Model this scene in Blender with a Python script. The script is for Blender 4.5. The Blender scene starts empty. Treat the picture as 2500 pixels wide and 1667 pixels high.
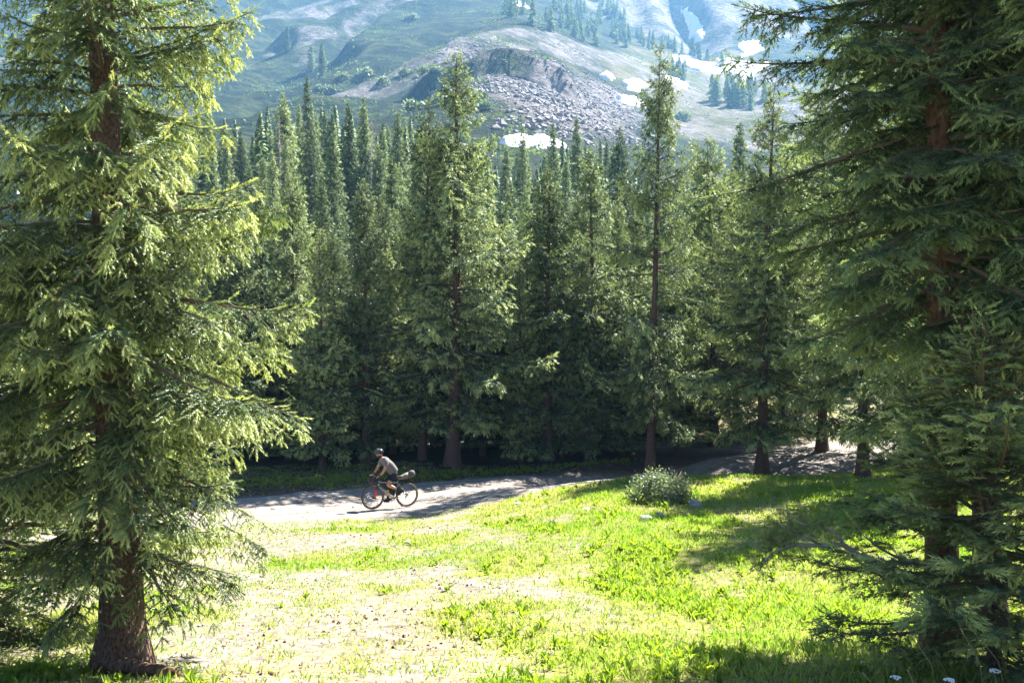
import bpy, bmesh, math, random
import numpy as np
from mathutils import Vector, Matrix

# ------------------------------------------------------------------ camera, sky, sun, exposure
sc = bpy.context.scene
COL = sc.collection
CAMZ = 6.0
PITCH = 0.030
cam_d = bpy.data.cameras.new('camera'); cam = bpy.data.objects.new('camera', cam_d); COL.objects.link(cam)
cam.location = (0, 0, CAMZ); cam.rotation_euler = (math.pi/2 - PITCH, 0, 0)
cam_d.lens = 35; cam_d.sensor_width = 36; cam_d.clip_start = 0.1; cam_d.clip_end = 4000
sc.camera = cam
SUN_EL = math.radians(48); SUN_AZ = math.radians(42)          # azimuth from +Y towards +X
w = bpy.data.worlds.new('World'); sc.world = w; w.use_nodes = True
wn = w.node_tree.nodes; wl = w.node_tree.links
sky = wn.new('ShaderNodeTexSky'); sky.sky_type = 'NISHITA'; sky.sun_disc = False
sky.sun_elevation = SUN_EL; sky.sun_rotation = SUN_AZ; sky.altitude = 3000; sky.dust_density = 0.6
wl.new(sky.outputs[0], wn['Background'].inputs[0]); wn['Background'].inputs[1].default_value = 0.05
sl = bpy.data.lights.new('sun', 'SUN'); sl.energy = 5.0; sl.angle = math.radians(0.5); sl.color = (1.0, 0.965, 0.90)
sun = bpy.data.objects.new('sun', sl); COL.objects.link(sun)
SUNV = Vector((math.sin(SUN_AZ)*math.cos(SUN_EL), math.cos(SUN_AZ)*math.cos(SUN_EL), math.sin(SUN_EL)))
sun.rotation_euler = (-SUNV).to_track_quat('-Z', 'Y').to_euler(); sun.location = (20, 30, 60)
vs = sc.view_settings
vs.view_transform = 'Standard'; vs.look = 'None'; vs.gamma = 1.0; vs.use_curve_mapping = False
vs.exposure = 2.46
cy = sc.cycles
cy.max_bounces = 3; cy.diffuse_bounces = 1; cy.glossy_bounces = 1; cy.transmission_bounces = 2; cy.volume_bounces = 0
cy.transparent_max_bounces = 4; cy.caustics_reflective = False; cy.caustics_refractive = False
cy.use_denoising = True; cy.denoiser = 'OPENIMAGEDENOISE'; cy.denoising_input_passes = 'RGB_ALBEDO_NORMAL'; cy.denoising_prefilter = 'ACCURATE'; cy.use_adaptive_sampling = False
cy.sample_clamp_indirect = 4.0

# ------------------------------------------------------------------ helpers
random.seed(4)
F = 2430.0
def ray(px, py):
    u = (px-1250)/F; v = (833.5-py)/F
    cp, sp = math.cos(PITCH), math.sin(PITCH)
    return np.array([u, cp + v*sp, -sp + v*cp])
def at(px, py, d):
    r = ray(px, py); r = r*(d/r[1]); return Vector((r[0], r[1], r[2]+CAMZ))
def xof(px, d): return (px-1250)/F*d*1.0

def smooth(a, b, x):
    t = np.clip((np.asarray(x, float)-a)/(b-a), 0, 1); return t*t*(3-2*t)
_rs = np.random.RandomState(7); _LAT = _rs.rand(256, 256)
def vnoise(x, y):
    x = np.asarray(x, float); y = np.asarray(y, float)
    xi = np.floor(x).astype(int); yi = np.floor(y).astype(int)
    fx = x-xi; fy = y-yi; fx = fx*fx*(3-2*fx); fy = fy*fy*(3-2*fy)
    a = _LAT[xi & 255, yi & 255]; b = _LAT[(xi+1) & 255, yi & 255]; c = _LAT[xi & 255, (yi+1) & 255]; d = _LAT[(xi+1) & 255, (yi+1) & 255]
    return (a*(1-fx)+b*fx)*(1-fy)+(c*(1-fx)+d*fx)*fy
def fbm(x, y, o=4):
    s = 0; a = 0.5
    for i in range(o):
        s = s+a*(vnoise(np.asarray(x)*2**i+17*i, np.asarray(y)*2**i+31*i)-0.5); a *= 0.5
    return s

def tag(o, label=None, cat=None, group=None, kind=None):
    if label: o['label'] = label
    if cat: o['category'] = cat
    if group: o['group'] = group
    if kind: o['kind'] = kind
    return o
def empty(name, loc=(0, 0, 0), rz=0):
    o = bpy.data.objects.new(name, None); COL.objects.link(o); o.location = loc; o.rotation_euler = (0, 0, rz)
    o.empty_display_size = 0.2
    return o
def linkmesh(name, me, mats, parent=None):
    o = bpy.data.objects.new(name, me); COL.objects.link(o)
    for m in (mats if isinstance(mats, (list, tuple)) else [mats]):
        if m and len(me.materials) < len(mats if isinstance(mats, (list, tuple)) else [mats]): me.materials.append(m)
    if parent: o.parent = parent
    return o
def npmesh(name, V, Fc, tip=None, mat_idx=None, smooth_shade=False, attrs=None):
    """V (n,3), Fc (m,3|4) numpy"""
    me = bpy.data.meshes.new(name)
    V = np.ascontiguousarray(V, dtype=np.float32); Fc = np.ascontiguousarray(Fc, dtype=np.int32)
    n, k = Fc.shape
    me.vertices.add(len(V)); me.vertices.foreach_set('co', V.ravel())
    me.loops.add(n*k); me.loops.foreach_set('vertex_index', Fc.ravel())
    me.polygons.add(n); me.polygons.foreach_set('loop_start', np.arange(0, n*k, k, dtype=np.int32))
    if mat_idx is not None: me.polygons.foreach_set('material_index', np.ascontiguousarray(mat_idx, dtype=np.int32))
    me.polygons.foreach_set('use_smooth', np.full(n, smooth_shade, dtype=bool))
    attrs = dict(attrs or {})
    if tip is not None: attrs['tip'] = tip
    for kx, vx in attrs.items():
        a = me.attributes.new(kx, 'FLOAT', 'POINT'); a.data.foreach_set('value', np.ascontiguousarray(vx, dtype=np.float32))
    me.update(calc_edges=True)
    return me
class MB:
    """collects polygons for one mesh"""
    def __init__(s): s.v = []; s.f = []
    def tube(s, pts, rad, n=8, cap=True, sx=1.0):
        pts = [Vector(p) for p in pts]; base = len(s.v)
        rad = rad if isinstance(rad, (list, tuple)) else [rad]*len(pts)
        up = Vector((0, 0, 1)); prev = None
        for i, p in enumerate(pts):
            d = (pts[min(i+1, len(pts)-1)]-pts[max(i-1, 0)]).normalized()
            if prev is None:
                a = d.cross(up if abs(d.z) < 0.9 else Vector((1, 0, 0))).normalized()
            else:
                a = (prev-d*prev.dot(d)).normalized()
            prev = a; b = d.cross(a)
            for k in range(n):
                t = 2*math.pi*k/n
                s.v.append(p+(a*math.cos(t)*sx+b*math.sin(t))*rad[i])
        for i in range(len(pts)-1):
            for k in range(n):
                s.f.append((base+i*n+k, base+i*n+(k+1) % n, base+(i+1)*n+(k+1) % n, base+(i+1)*n+k))
        if cap:
            s.f.append(tuple(base+k for k in reversed(range(n)))); e = base+(len(pts)-1)*n
            s.f.append(tuple(e+k for k in range(n)))
        return s
    def torus(s, c, R, r, n=36, m=8, axis='Y', flat=1.0):
        base = len(s.v); c = Vector(c)
        for i in range(n):
            a = 2*math.pi*i/n
            for j in range(m):
                b = 2*math.pi*j/m; rr = R+r*math.cos(b); h = r*math.sin(b)*flat
                s.v.append(c+(Vector((rr*math.cos(a), h, rr*math.sin(a))) if axis == 'Y' else Vector((rr*math.cos(a), rr*math.sin(a), h))))
        for i in range(n):
            for j in range(m):
                s.f.append((base+i*m+j, base+((i+1) % n)*m+j, base+((i+1) % n)*m+(j+1) % m, base+i*m+(j+1) % m))
        return s
    def box(s, c, h, M=None):
        base = len(s.v); c = Vector(c)
        for x in (-1, 1):
            for y in (-1, 1):
                for z in (-1, 1):
                    p = Vector((x*h[0], y*h[1], z*h[2])); s.v.append(c+(M @ p if M else p))
        for q in ((0, 1, 3, 2), (4, 6, 7, 5), (0, 4, 5, 1), (2, 3, 7, 6), (0, 2, 6, 4), (1, 5, 7, 3)): s.f.append(tuple(base+i for i in q))
        return s
    def ball(s, c, r, n=12, m=8, fn=None):
        base = len(s.v); c = Vector(c); r = r if isinstance(r, (tuple, list)) else (r, r, r)
        for i in range(m+1):
            ph = math.pi*i/m
            for k in range(n):
                a = 2*math.pi*k/n
                p = Vector((math.sin(ph)*math.cos(a), math.sin(ph)*math.sin(a), math.cos(ph)))
                q = 1.0 if fn is None else fn(p)
                s.v.append(c+Vector((p.x*r[0], p.y*r[1], p.z*r[2]))*q)
        for i in range(m):
            for k in range(n):
                s.f.append((base+i*n+k, base+(i+1)*n+k, base+(i+1)*n+(k+1) % n, base+i*n+(k+1) % n))
        return s
    def mesh(s, name, smooth_shade=True):
        me = bpy.data.meshes.new(name); me.from_pydata([tuple(v) for v in s.v], [], s.f)
        for p in me.polygons: p.use_smooth = smooth_shade
        return me
    def build(s, name, mat, parent=None, smooth_shade=True):
        return linkmesh(name, s.mesh(name, smooth_shade), mat, parent)

# ------------------------------------------------------------------ materials
def newmat(name):
    m = bpy.data.materials.new(name); m.use_nodes = True; nt = m.node_tree; nt.nodes.clear()
    return m, nt
def plain(name, col, rough=0.7, metal=0.0, noise=0.0, nscale=20, bump=0.0, spec=0.3):
    m, nt = newmat(name); N = nt.nodes; L = nt.links
    out = N.new('ShaderNodeOutputMaterial'); b = N.new('ShaderNodeBsdfPrincipled'); L.new(b.outputs[0], out.inputs[0])
    b.inputs['Roughness'].default_value = rough; b.inputs['Metallic'].default_value = metal
    b.inputs['Specular IOR Level'].default_value = spec
    tc = N.new('ShaderNodeTexCoord'); nz = N.new('ShaderNodeTexNoise'); nz.inputs['Scale'].default_value = nscale; nz.inputs['Detail'].default_value = 5
    L.new(tc.outputs['Object'], nz.inputs['Vector'])
    mx = N.new('ShaderNodeMix'); mx.data_type = 'RGBA'
    mx.inputs['A'].default_value = tuple(c*(1-noise) for c in col)+(1,); mx.inputs['B'].default_value = tuple(min(1, c*(1+noise)) for c in col)+(1,)
    L.new(nz.outputs['Fac'], mx.inputs['Factor']); L.new(mx.outputs['Result'], b.inputs['Base Color'])
    if bump:
        bp = N.new('ShaderNodeBump'); bp.inputs['Strength'].default_value = bump; bp.inputs['Distance'].default_value = 0.02
        L.new(nz.outputs['Fac'], bp.inputs['Height']); L.new(bp.outputs[0], b.inputs['Normal'])
    return m
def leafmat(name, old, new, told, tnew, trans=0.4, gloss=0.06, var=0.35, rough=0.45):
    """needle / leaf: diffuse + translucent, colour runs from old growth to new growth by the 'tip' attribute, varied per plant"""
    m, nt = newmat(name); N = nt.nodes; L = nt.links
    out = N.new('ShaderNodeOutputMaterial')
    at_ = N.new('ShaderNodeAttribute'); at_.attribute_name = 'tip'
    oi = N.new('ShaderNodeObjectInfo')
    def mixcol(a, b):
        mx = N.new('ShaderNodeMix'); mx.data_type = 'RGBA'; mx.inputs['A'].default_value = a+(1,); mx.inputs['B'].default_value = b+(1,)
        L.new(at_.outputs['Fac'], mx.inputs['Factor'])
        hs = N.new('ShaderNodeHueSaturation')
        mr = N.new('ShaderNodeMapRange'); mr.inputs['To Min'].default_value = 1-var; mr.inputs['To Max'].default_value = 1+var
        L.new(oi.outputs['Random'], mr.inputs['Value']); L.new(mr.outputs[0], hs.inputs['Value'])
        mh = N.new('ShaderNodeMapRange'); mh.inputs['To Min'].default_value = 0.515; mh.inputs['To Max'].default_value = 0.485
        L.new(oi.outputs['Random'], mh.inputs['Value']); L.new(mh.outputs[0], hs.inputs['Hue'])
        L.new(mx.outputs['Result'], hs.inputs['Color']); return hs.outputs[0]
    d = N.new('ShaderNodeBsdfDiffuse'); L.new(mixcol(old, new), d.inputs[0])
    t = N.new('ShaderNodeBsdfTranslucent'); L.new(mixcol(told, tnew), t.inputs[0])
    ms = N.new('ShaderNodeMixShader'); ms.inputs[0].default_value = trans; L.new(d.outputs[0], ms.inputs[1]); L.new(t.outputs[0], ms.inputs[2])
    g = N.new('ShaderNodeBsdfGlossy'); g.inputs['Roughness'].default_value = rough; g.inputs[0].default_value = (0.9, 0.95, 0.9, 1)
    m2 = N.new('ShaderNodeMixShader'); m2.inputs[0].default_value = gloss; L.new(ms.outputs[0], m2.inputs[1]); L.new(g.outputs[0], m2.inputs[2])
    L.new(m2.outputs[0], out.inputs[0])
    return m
def barkmat(name, c1, c2, scale=6):
    m, nt = newmat(name); N = nt.nodes; L = nt.links
    out = N.new('ShaderNodeOutputMaterial'); b = N.new('ShaderNodeBsdfPrincipled'); L.new(b.outputs[0], out.inputs[0])
    b.inputs['Roughness'].default_value = 0.9; b.inputs['Specular IOR Level'].default_value = 0.15
    tc = N.new('ShaderNodeTexCoord'); mp = N.new('ShaderNodeMapping'); mp.inputs['Scale'].default_value = (scale, scale, scale*0.45)
    L.new(tc.outputs['Object'], mp.inputs['Vector'])
    vo = N.new('ShaderNodeTexVoronoi'); vo.inputs['Scale'].default_value = 3.5; L.new(mp.outputs[0], vo.inputs['Vector'])
    nz = N.new('ShaderNodeTexNoise'); nz.inputs['Scale'].default_value = 3.0; nz.inputs['Detail'].default_value = 8; L.new(mp.outputs[0], nz.inputs['Vector'])
    mx = N.new('ShaderNodeMix'); mx.data_type = 'RGBA'; mx.inputs['A'].default_value = c1+(1,); mx.inputs['B'].default_value = c2+(1,)
    ml = N.new('ShaderNodeMath'); ml.operation = 'MULTIPLY'; L.new(vo.outputs['Distance'], ml.inputs[0]); L.new(nz.outputs['Fac'], ml.inputs[1])
    m3 = N.new('ShaderNodeMath'); m3.operation = 'MULTIPLY'; m3.inputs[1].default_value = 2.6; L.new(ml.outputs[0], m3.inputs[0])
    L.new(m3.outputs[0], mx.inputs['Factor']); L.new(mx.outputs['Result'], b.inputs['Base Color'])
    bp = N.new('ShaderNodeBump'); bp.inputs['Strength'].default_value = 0.9; bp.inputs['Distance'].default_value = 0.03
    L.new(ml.outputs[0], bp.inputs['Height']); L.new(bp.outputs[0], b.inputs['Normal'])
    return m

M = {}
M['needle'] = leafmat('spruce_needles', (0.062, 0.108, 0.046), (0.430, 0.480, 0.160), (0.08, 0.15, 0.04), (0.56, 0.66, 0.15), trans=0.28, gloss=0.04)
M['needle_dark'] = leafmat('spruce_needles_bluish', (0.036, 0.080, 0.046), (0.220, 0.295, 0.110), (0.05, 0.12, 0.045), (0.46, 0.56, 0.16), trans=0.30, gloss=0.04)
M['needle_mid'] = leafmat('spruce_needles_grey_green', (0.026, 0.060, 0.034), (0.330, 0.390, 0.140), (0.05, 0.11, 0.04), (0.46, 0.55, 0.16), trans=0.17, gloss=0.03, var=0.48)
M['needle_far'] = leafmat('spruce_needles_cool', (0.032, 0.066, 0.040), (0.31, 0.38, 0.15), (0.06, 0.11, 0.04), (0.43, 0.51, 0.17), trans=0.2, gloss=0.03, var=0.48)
M['grass'] = leafmat('grass_blades', (0.11, 0.205, 0.03), (0.28, 0.29, 0.09), (0.27, 0.47, 0.02), (0.52, 0.56, 0.12), trans=0.5, gloss=0.03, var=0.0)
M['herb'] = leafmat('herb_leaves', (0.12, 0.20, 0.02), (0.20, 0.26, 0.03), (0.28, 0.44, 0.012), (0.48, 0.56, 0.03), trans=0.5, gloss=0.04, var=0.0)
M['willow'] = leafmat('shrub_leaves', (0.055, 0.085, 0.05), (0.14, 0.175, 0.10), (0.14, 0.20, 0.06), (0.26, 0.32, 0.12), trans=0.4, gloss=0.06)
M['scrub'] = leafmat('hillside_leaves', (0.05, 0.085, 0.035), (0.12, 0.16, 0.06), (0.08, 0.13, 0.03), (0.20, 0.27, 0.07), trans=0.35, gloss=0.02)
M['bark'] = barkmat('spruce_bark', (0.045, 0.028, 0.022), (0.20, 0.115, 0.075))
M['bark_red'] = barkmat('spruce_bark_reddish', (0.036, 0.024, 0.019), (0.165, 0.105, 0.08), 13)
M['twig'] = plain('twig_bark', (0.15, 0.11, 0.08), 0.9, noise=0.3)
M['deadwood'] = plain('bare_wood', (0.46, 0.40, 0.33), 0.9, noise=0.35, nscale=12, bump=0.3)  # wood paled in place of the sunlight the right-hand limb doesn't get
M['rock'] = plain('talus_rock', (0.22, 0.195, 0.195), 0.9, noise=0.35, nscale=0.15)
M['pale_rock'] = plain('pale_stone', (0.62, 0.58, 0.52), 0.85, noise=0.15, nscale=6, bump=0.5)
M['grey_rock'] = plain('grey_stone', (0.30, 0.28, 0.27), 0.9, noise=0.25, nscale=5, bump=0.6)
M['snow'] = plain('snow', (0.74, 0.75, 0.77), 0.7, noise=0.2, nscale=0.22, bump=0.4)

# ground: dirt / thin turf, driven by a 'green' weight with its own noise shape
def groundmat():
    m, nt = newmat('meadow_soil'); N = nt.nodes; L = nt.links
    out = N.new('ShaderNodeOutputMaterial'); b = N.new('ShaderNodeBsdfPrincipled'); L.new(b.outputs[0], out.inputs[0])
    b.inputs['Roughness'].default_value = 0.95; b.inputs['Specular IOR Level'].default_value = 0.1
    tc = N.new('ShaderNodeTexCoord')
    def noise(s, d=6):
        n = N.new('ShaderNodeTexNoise'); n.inputs['Scale'].default_value = s; n.inputs['Detail'].default_value = d; n.inputs['Roughness'].default_value = 0.65
        L.new(tc.outputs['Object'], n.inputs['Vector']); return n.outputs['Fac']
    def ramp(src, stops):
        r = N.new('ShaderNodeValToRGB'); L.new(src, r.inputs[0])
        while len(r.color_ramp.elements) < len(stops): r.color_ramp.elements.new(0.5)
        for e, (p, c) in zip(r.color_ramp.elements, stops): e.position = p; e.color = c+(1,)
        return r.outputs[0]
    dirt = ramp(noise(6.0, 10), [(0.30, (0.09, 0.074, 0.055)), (0.45, (0.19, 0.162, 0.128)), (0.64, (0.27, 0.235, 0.19))])
    turf = ramp(noise(5.0, 8), [(0.32, (0.085, 0.075, 0.03)), (0.5, (0.17, 0.17, 0.04)), (0.68, (0.30, 0.27, 0.09))])
    a = N.new('ShaderNodeAttribute'); a.attribute_name = 'green'
    ad = N.new('ShaderNodeMath'); ad.operation = 'ADD'; L.new(a.outputs['Fac'], ad.inputs[0]); L.new(noise(1.3, 7), ad.inputs[1])
    mr = N.new('ShaderNodeMapRange'); mr.inputs['From Min'].default_value = 0.75; mr.inputs['From Max'].default_value = 1.05; L.new(ad.outputs[0], mr.inputs['Value'])
    mx = N.new('ShaderNodeMix'); mx.data_type = 'RGBA'; L.new(mr.outputs[0], mx.inputs['Factor']); L.new(dirt, mx.inputs['A']); L.new(turf, mx.inputs['B'])
    lit = ramp(noise(4.0, 8), [(0.3, (0.035, 0.026, 0.018)), (0.6, (0.085, 0.06, 0.04))])
    la = N.new('ShaderNodeAttribute'); la.attribute_name = 'litter'
    m5 = N.new('ShaderNodeMix'); m5.data_type = 'RGBA'; L.new(la.outputs['Fac'], m5.inputs['Factor']); L.new(mx.outputs['Result'], m5.inputs['A']); L.new(lit, m5.inputs['B'])
    L.new(m5.outputs['Result'], b.inputs['Base Color'])
    bp = N.new('ShaderNodeBump'); bp.inputs['Strength'].default_value = 0.8; bp.inputs['Distance'].default_value = 0.05
    L.new(noise(9, 8), bp.inputs['Height']); L.new(bp.outputs[0], b.inputs['Normal'])
    return m
def roadmat():
    m, nt = newmat('dirt_gravel'); N = nt.nodes; L = nt.links
    out = N.new('ShaderNodeOutputMaterial'); b = N.new('ShaderNodeBsdfPrincipled'); L.new(b.outputs[0], out.inputs[0])
    b.inputs['Roughness'].default_value = 0.95; b.inputs['Specular IOR Level'].default_value = 0.1
    tc = N.new('ShaderNodeTexCoord')
    n = N.new('ShaderNodeTexNoise'); n.inputs['Scale'].default_value = 3; n.inputs['Detail'].default_value = 10; n.inputs['Roughness'].default_value = 0.7
    L.new(tc.outputs['Object'], n.inputs['Vector'])
    r = N.new('ShaderNodeValToRGB'); L.new(n.outputs['Fac'], r.inputs[0])
    r.color_ramp.elements[0].position = 0.33; r.color_ramp.elements[0].color = (0.17, 0.145, 0.125, 1)
    r.color_ramp.elements[1].position = 0.68; r.color_ramp.elements[1].color = (0.34, 0.30, 0.265, 1)
    L.new(r.outputs[0], b.inputs['Base Color'])
    v = N.new('ShaderNodeTexVoronoi'); v.inputs['Scale'].default_value = 14; L.new(tc.outputs['Object'], v.inputs['Vector'])
    bp = N.new('ShaderNodeBump'); bp.inputs['Strength'].default_value = 0.6; bp.inputs['Distance'].default_value = 0.04; bp.invert = True
    L.new(v.outputs['Distance'], bp.inputs['Height'])
    b2 = N.new('ShaderNodeBump'); b2.inputs['Strength'].default_value = 0.7; b2.inputs['Distance'].default_value = 0.08
    L.new(n.outputs['Fac'], b2.inputs['Height']); L.new(bp.outputs[0], b2.inputs['Normal']); L.new(b2.outputs[0], b.inputs['Normal'])
    return m
def hillmat():
    m, nt = newmat('mountainside'); N = nt.nodes; L = nt.links
    out = N.new('ShaderNodeOutputMaterial'); b = N.new('ShaderNodeBsdfPrincipled'); L.new(b.outputs[0], out.inputs[0])
    b.inputs['Roughness'].default_value = 0.95; b.inputs['Specular IOR Level'].default_value = 0.05
    tc = N.new('ShaderNodeTexCoord')
    def noise(s, d=6, st=(1, 1, 1), rz=0):
        mp = N.new('ShaderNodeMapping'); mp.inputs['Scale'].default_value = st; mp.inputs['Rotation'].default_value = (0, 0, rz); L.new(tc.outputs['Object'], mp.inputs['Vector'])
        n = N.new('ShaderNodeTexNoise'); n.inputs['Scale'].default_value = s; n.inputs['Detail'].default_value = d; n.inputs['Roughness'].default_value = 0.68
        L.new(mp.outputs[0], n.inputs['Vector']); return n.outputs['Fac']
    def ramp(src, stops):
        r = N.new('ShaderNodeValToRGB'); L.new(src, r.inputs[0])
        while len(r.color_ramp.elements) < len(stops): r.color_ramp.elements.new(0.5)
        for e, (p, c) in zip(r.color_ramp.elements, stops): e.position = p; e.color = c+(1,)
        return r.outputs[0]
    def mask(name, src):
        a = N.new('ShaderNodeAttribute'); a.attribute_name = name
        ad = N.new('ShaderNodeMath'); ad.operation = 'ADD'; L.new(a.outputs['Fac'], ad.inputs[0]); L.new(src, ad.inputs[1])
        mr = N.new('ShaderNodeMapRange'); mr.inputs['From Min'].default_value = 0.88; mr.inputs['From Max'].default_value = 1.06; L.new(ad.outputs[0], mr.inputs['Value'])
        return mr.outputs[0]
    green = ramp(noise(0.045, 12), [(0.36, (0.007, 0.014, 0.010)), (0.5, (0.017, 0.030, 0.017)), (0.68, (0.08, 0.09, 0.034))])  # green kept extra dark: the left slope's shade is put into this colour
    tan = ramp(noise(0.03, 12), [(0.3, (0.05, 0.065, 0.025)), (0.48, (0.10, 0.105, 0.045)), (0.7, (0.20, 0.165, 0.11))])
    rock = ramp(noise(0.16, 12), [(0.32, (0.09, 0.08, 0.078)), (0.5, (0.19, 0.168, 0.165)), (0.66, (0.31, 0.28, 0.27))])
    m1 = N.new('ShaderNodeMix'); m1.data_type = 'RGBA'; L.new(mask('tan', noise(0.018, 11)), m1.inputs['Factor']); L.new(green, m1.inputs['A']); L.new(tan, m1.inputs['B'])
    m2 = N.new('ShaderNodeMix'); m2.data_type = 'RGBA'; L.new(mask('rock', noise(0.028, 11, (1, 0.45, 1), 0.5)), m2.inputs['Factor']); L.new(m1.outputs['Result'], m2.inputs['A']); L.new(rock, m2.inputs['B'])
    L.new(m2.outputs['Result'], b.inputs['Base Color'])
    bp = N.new('ShaderNodeBump'); bp.inputs['Strength'].default_value = 1.0; bp.inputs['Distance'].default_value = 7.0
    L.new(noise(0.11, 14), bp.inputs['Height']); L.new(bp.outputs[0], b.inputs['Normal'])
    return m

# ------------------------------------------------------------------ terrain function (z measured from camera height, then + CAMZ)
ROAD = np.array([(-34, 14), (-22, 18.5), (-14, 23.2), (-8.5, 27.4), (-3.6, 30.2), (0, 32.0), (4, 33.9), (8.5, 35.9), (14, 37.8), (24, 40), (40, 43)], float)
ROAD2 = np.array([(13, 38.6), (8.5, 41.2), (4.5, 43.2), (1.0, 44.4), (-1.5, 45.0)], float)
_prof_y = [-20, 0, 6, 10, 14, 20, 25, 29, 33, 37, 45, 52, 60]
_prof_z = [0.2, -1.75, -3.1, -3.86, -4.3, -4.95, -5.4, -5.72, -5.78, -5.78, -5.9, -5.6, -4.9]
_yy = np.linspace(-20, 60, 321); _pz = np.interp(_yy, _prof_y, _prof_z)
_k = np.hanning(25); _k /= _k.sum(); _pz = np.convolve(np.pad(_pz, 12, mode='edge'), _k, 'valid')
def near_z(x, y):
    x = np.asarray(x, float); y = np.asarray(y, float)
    z = np.interp(y, _yy, _pz)
    hump = smooth(-3.5, 4.0, x)*smooth(14, 25, y)*(1-smooth(29.0, 34.5, y))*0.78
    bank = smooth(-3, 7, x)*smooth(34, 37, y)*0.25
    right = smooth(6, 20, x)*smooth(4, 20, y)*0.5
    rc = np.interp(x, ROAD[:, 0], ROAD[:, 1])
    z = z-0.55*smooth(-0.5, 2.5, x)*(1-smooth(5.8, 8.0, x))*np.exp(-((y-rc-0.4)/1.9)**2)
    n = fbm(x*0.22, y*0.22, 4)*0.45*(1-0.75*road_w(x, y)) + fbm(x*1.1, y*1.1, 3)*0.10*(1-road_w(x, y))
    return z+hump+bank+right+n
def _dist(R, x, y):
    x = np.asarray(x, float); y = np.asarray(y, float); best = np.full(x.shape, 1e9)
    for (ax, ay), (bx, by) in zip(R[:-1], R[1:]):
        dx, dy = bx-ax, by-ay; t = np.clip(((x-ax)*dx+(y-ay)*dy)/(dx*dx+dy*dy), 0, 1)
        best = np.minimum(best, np.hypot(x-ax-t*dx, y-ay-t*dy))
    return best
def road_w(x, y): return np.maximum(1-smooth(2.2, 3.6, _dist(ROAD, x, y)), 1-smooth(1.7, 2.9, _dist(ROAD2, x, y)))

_cols = np.array([-900, 300, 700, 1000, 1250, 1500, 1750, 2100, 3400], float)
def far_y(y): return np.where(np.asarray(y, float) > 150, 150+(np.asarray(y, float)-150)*2.2, y)
_rows = far_y(np.array([60, 90, 130, 170, 230, 300, 380, 470, 560, 650, 720], float)); YMAX = float(_rows[-1])
_E = np.array([
 [-.06,  .05, .11, .145, .175, .20, .23, .265, .30, .335, .35],
 [-.065, .04, .105, .14, .17, .195, .225, .26, .295, .33, .35],
 [-.075, .03, .10, .135, .165, .19, .222, .26, .295, .328, .35],
 [-.080, .012, .10, .150, .187, .217, .255, .290, .312, .33, .345],
 [-.082, .0,  .10, .163, .212, .245, .282, .306, .320, .332, .345],
 [-.085, -.03, .05, .105, .152, .190, .222, .248, .270, .318, .352],
 [-.088, -.05, .01, .062, .115, .160, .190, .214, .238, .300, .352],
 [-.085, -.04, .03, .080, .130, .170, .200, .225, .250, .310, .352],
 [-.08,  -.03, .04, .09, .14, .18, .21, .24, .27, .32, .352]])
_gu = np.linspace(-1.0, 1.0, 240); _gy = np.linspace(55, YMAX, 480)
_t1 = np.array([np.interp(_gy, _rows, r) for r in _E])
_t2 = np.array([np.interp(_gu*F+1250, _cols, _t1[:, j]) for j in range(len(_gy))]).T
def _blur(A, ax, n):
    k = np.hanning(n+2)[1:-1]; k /= k.sum()
    return np.apply_along_axis(lambda v: np.convolve(np.pad(v, n//2, mode='edge'), k, 'valid'), ax, A)
_t2 = _blur(_blur(_t2, 0, 21), 1, 17)
def far_z(x, y):
    x = np.asarray(x, float); y = np.asarray(y, float); u = x/np.maximum(y, 1)
    a = np.clip((u+1)/2*(len(_gu)-1), 0, len(_gu)-1.001); b = np.clip((y-55)/(YMAX-55)*(len(_gy)-1), 0, len(_gy)-1.001)
    i = a.astype(int); j = b.astype(int); fa = a-i; fb = b-j
    e = (_t2[i, j]*(1-fa)+_t2[i+1, j]*fa)*(1-fb)+(_t2[i, j+1]*(1-fa)+_t2[i+1, j+1]*fa)*fb
    amp = smooth(60, 420, y)
    n = fbm(x/95+3, y/95+8, 4)*20*amp + fbm(x/30, y/30, 2)*6.0*amp
    # ribs running up the left slope and gullies of the headwall
    q = (x*0.86-y*0.20+fbm(x/100, y/100, 3)*100)/80.0; q = q-np.floor(q)
    saw = np.where(q < 0.72, q/0.72, (1-q)/0.28); saw = saw*saw*(3-2*saw)
    ribs = (saw-0.5)*-15*smooth(190, 480, y)*smooth(0.03, -0.08, u)*(0.5+0.9*vnoise(x/120+5, y/200))
    wall = -np.abs(fbm(x/85+9, y/600, 4))*150*smooth(1050, 1230, y)*smooth(-40, 200, x)
    # rock step above the talus
    step = 12.0*smooth(462, 470, y+fbm(x/20, y/50, 3)*26)*smooth(-56, -36, x)*(1-smooth(22, 40, x))*(1-smooth(475, 580, y))
    return e*y+n+ribs+wall+step
def ground(x, y):
    x = np.asarray(x, float); y = np.asarray(y, float); t = smooth(48, 66, y)
    return near_z(x, np.minimum(y, 66))*(1-t)+far_z(x, np.maximum(y, 48))*t+CAMZ
def gz(x, y): return float(ground(np.array([x]), np.array([y]))[0])
def drop(px, py, d0=56, d1=1395):
    """first terrain point under a line of sight"""
    r = ray(px, py); ds = np.linspace(d0, d1, 2400); s = ds/r[1]
    hit = np.nonzero(ground(r[0]*s, ds) >= CAMZ+r[2]*s)[0]
    d = ds[hit[0]] if len(hit) else d1
    return r[0]*d/r[1], d
def inpoly(P, x, y):
    x = np.asarray(x, float); y = np.asarray(y, float); ins = np.zeros(x.shape, bool); P = np.asarray(P, float)
    for (ax, ay), (bx, by) in zip(P, np.roll(P, -1, 0)):
        c = ((ay > y) != (by > y)); ins ^= c & (x < (bx-ax)*(y-ay)/((by-ay) if by != ay else 1e-9)+ax)
    return ins
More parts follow.
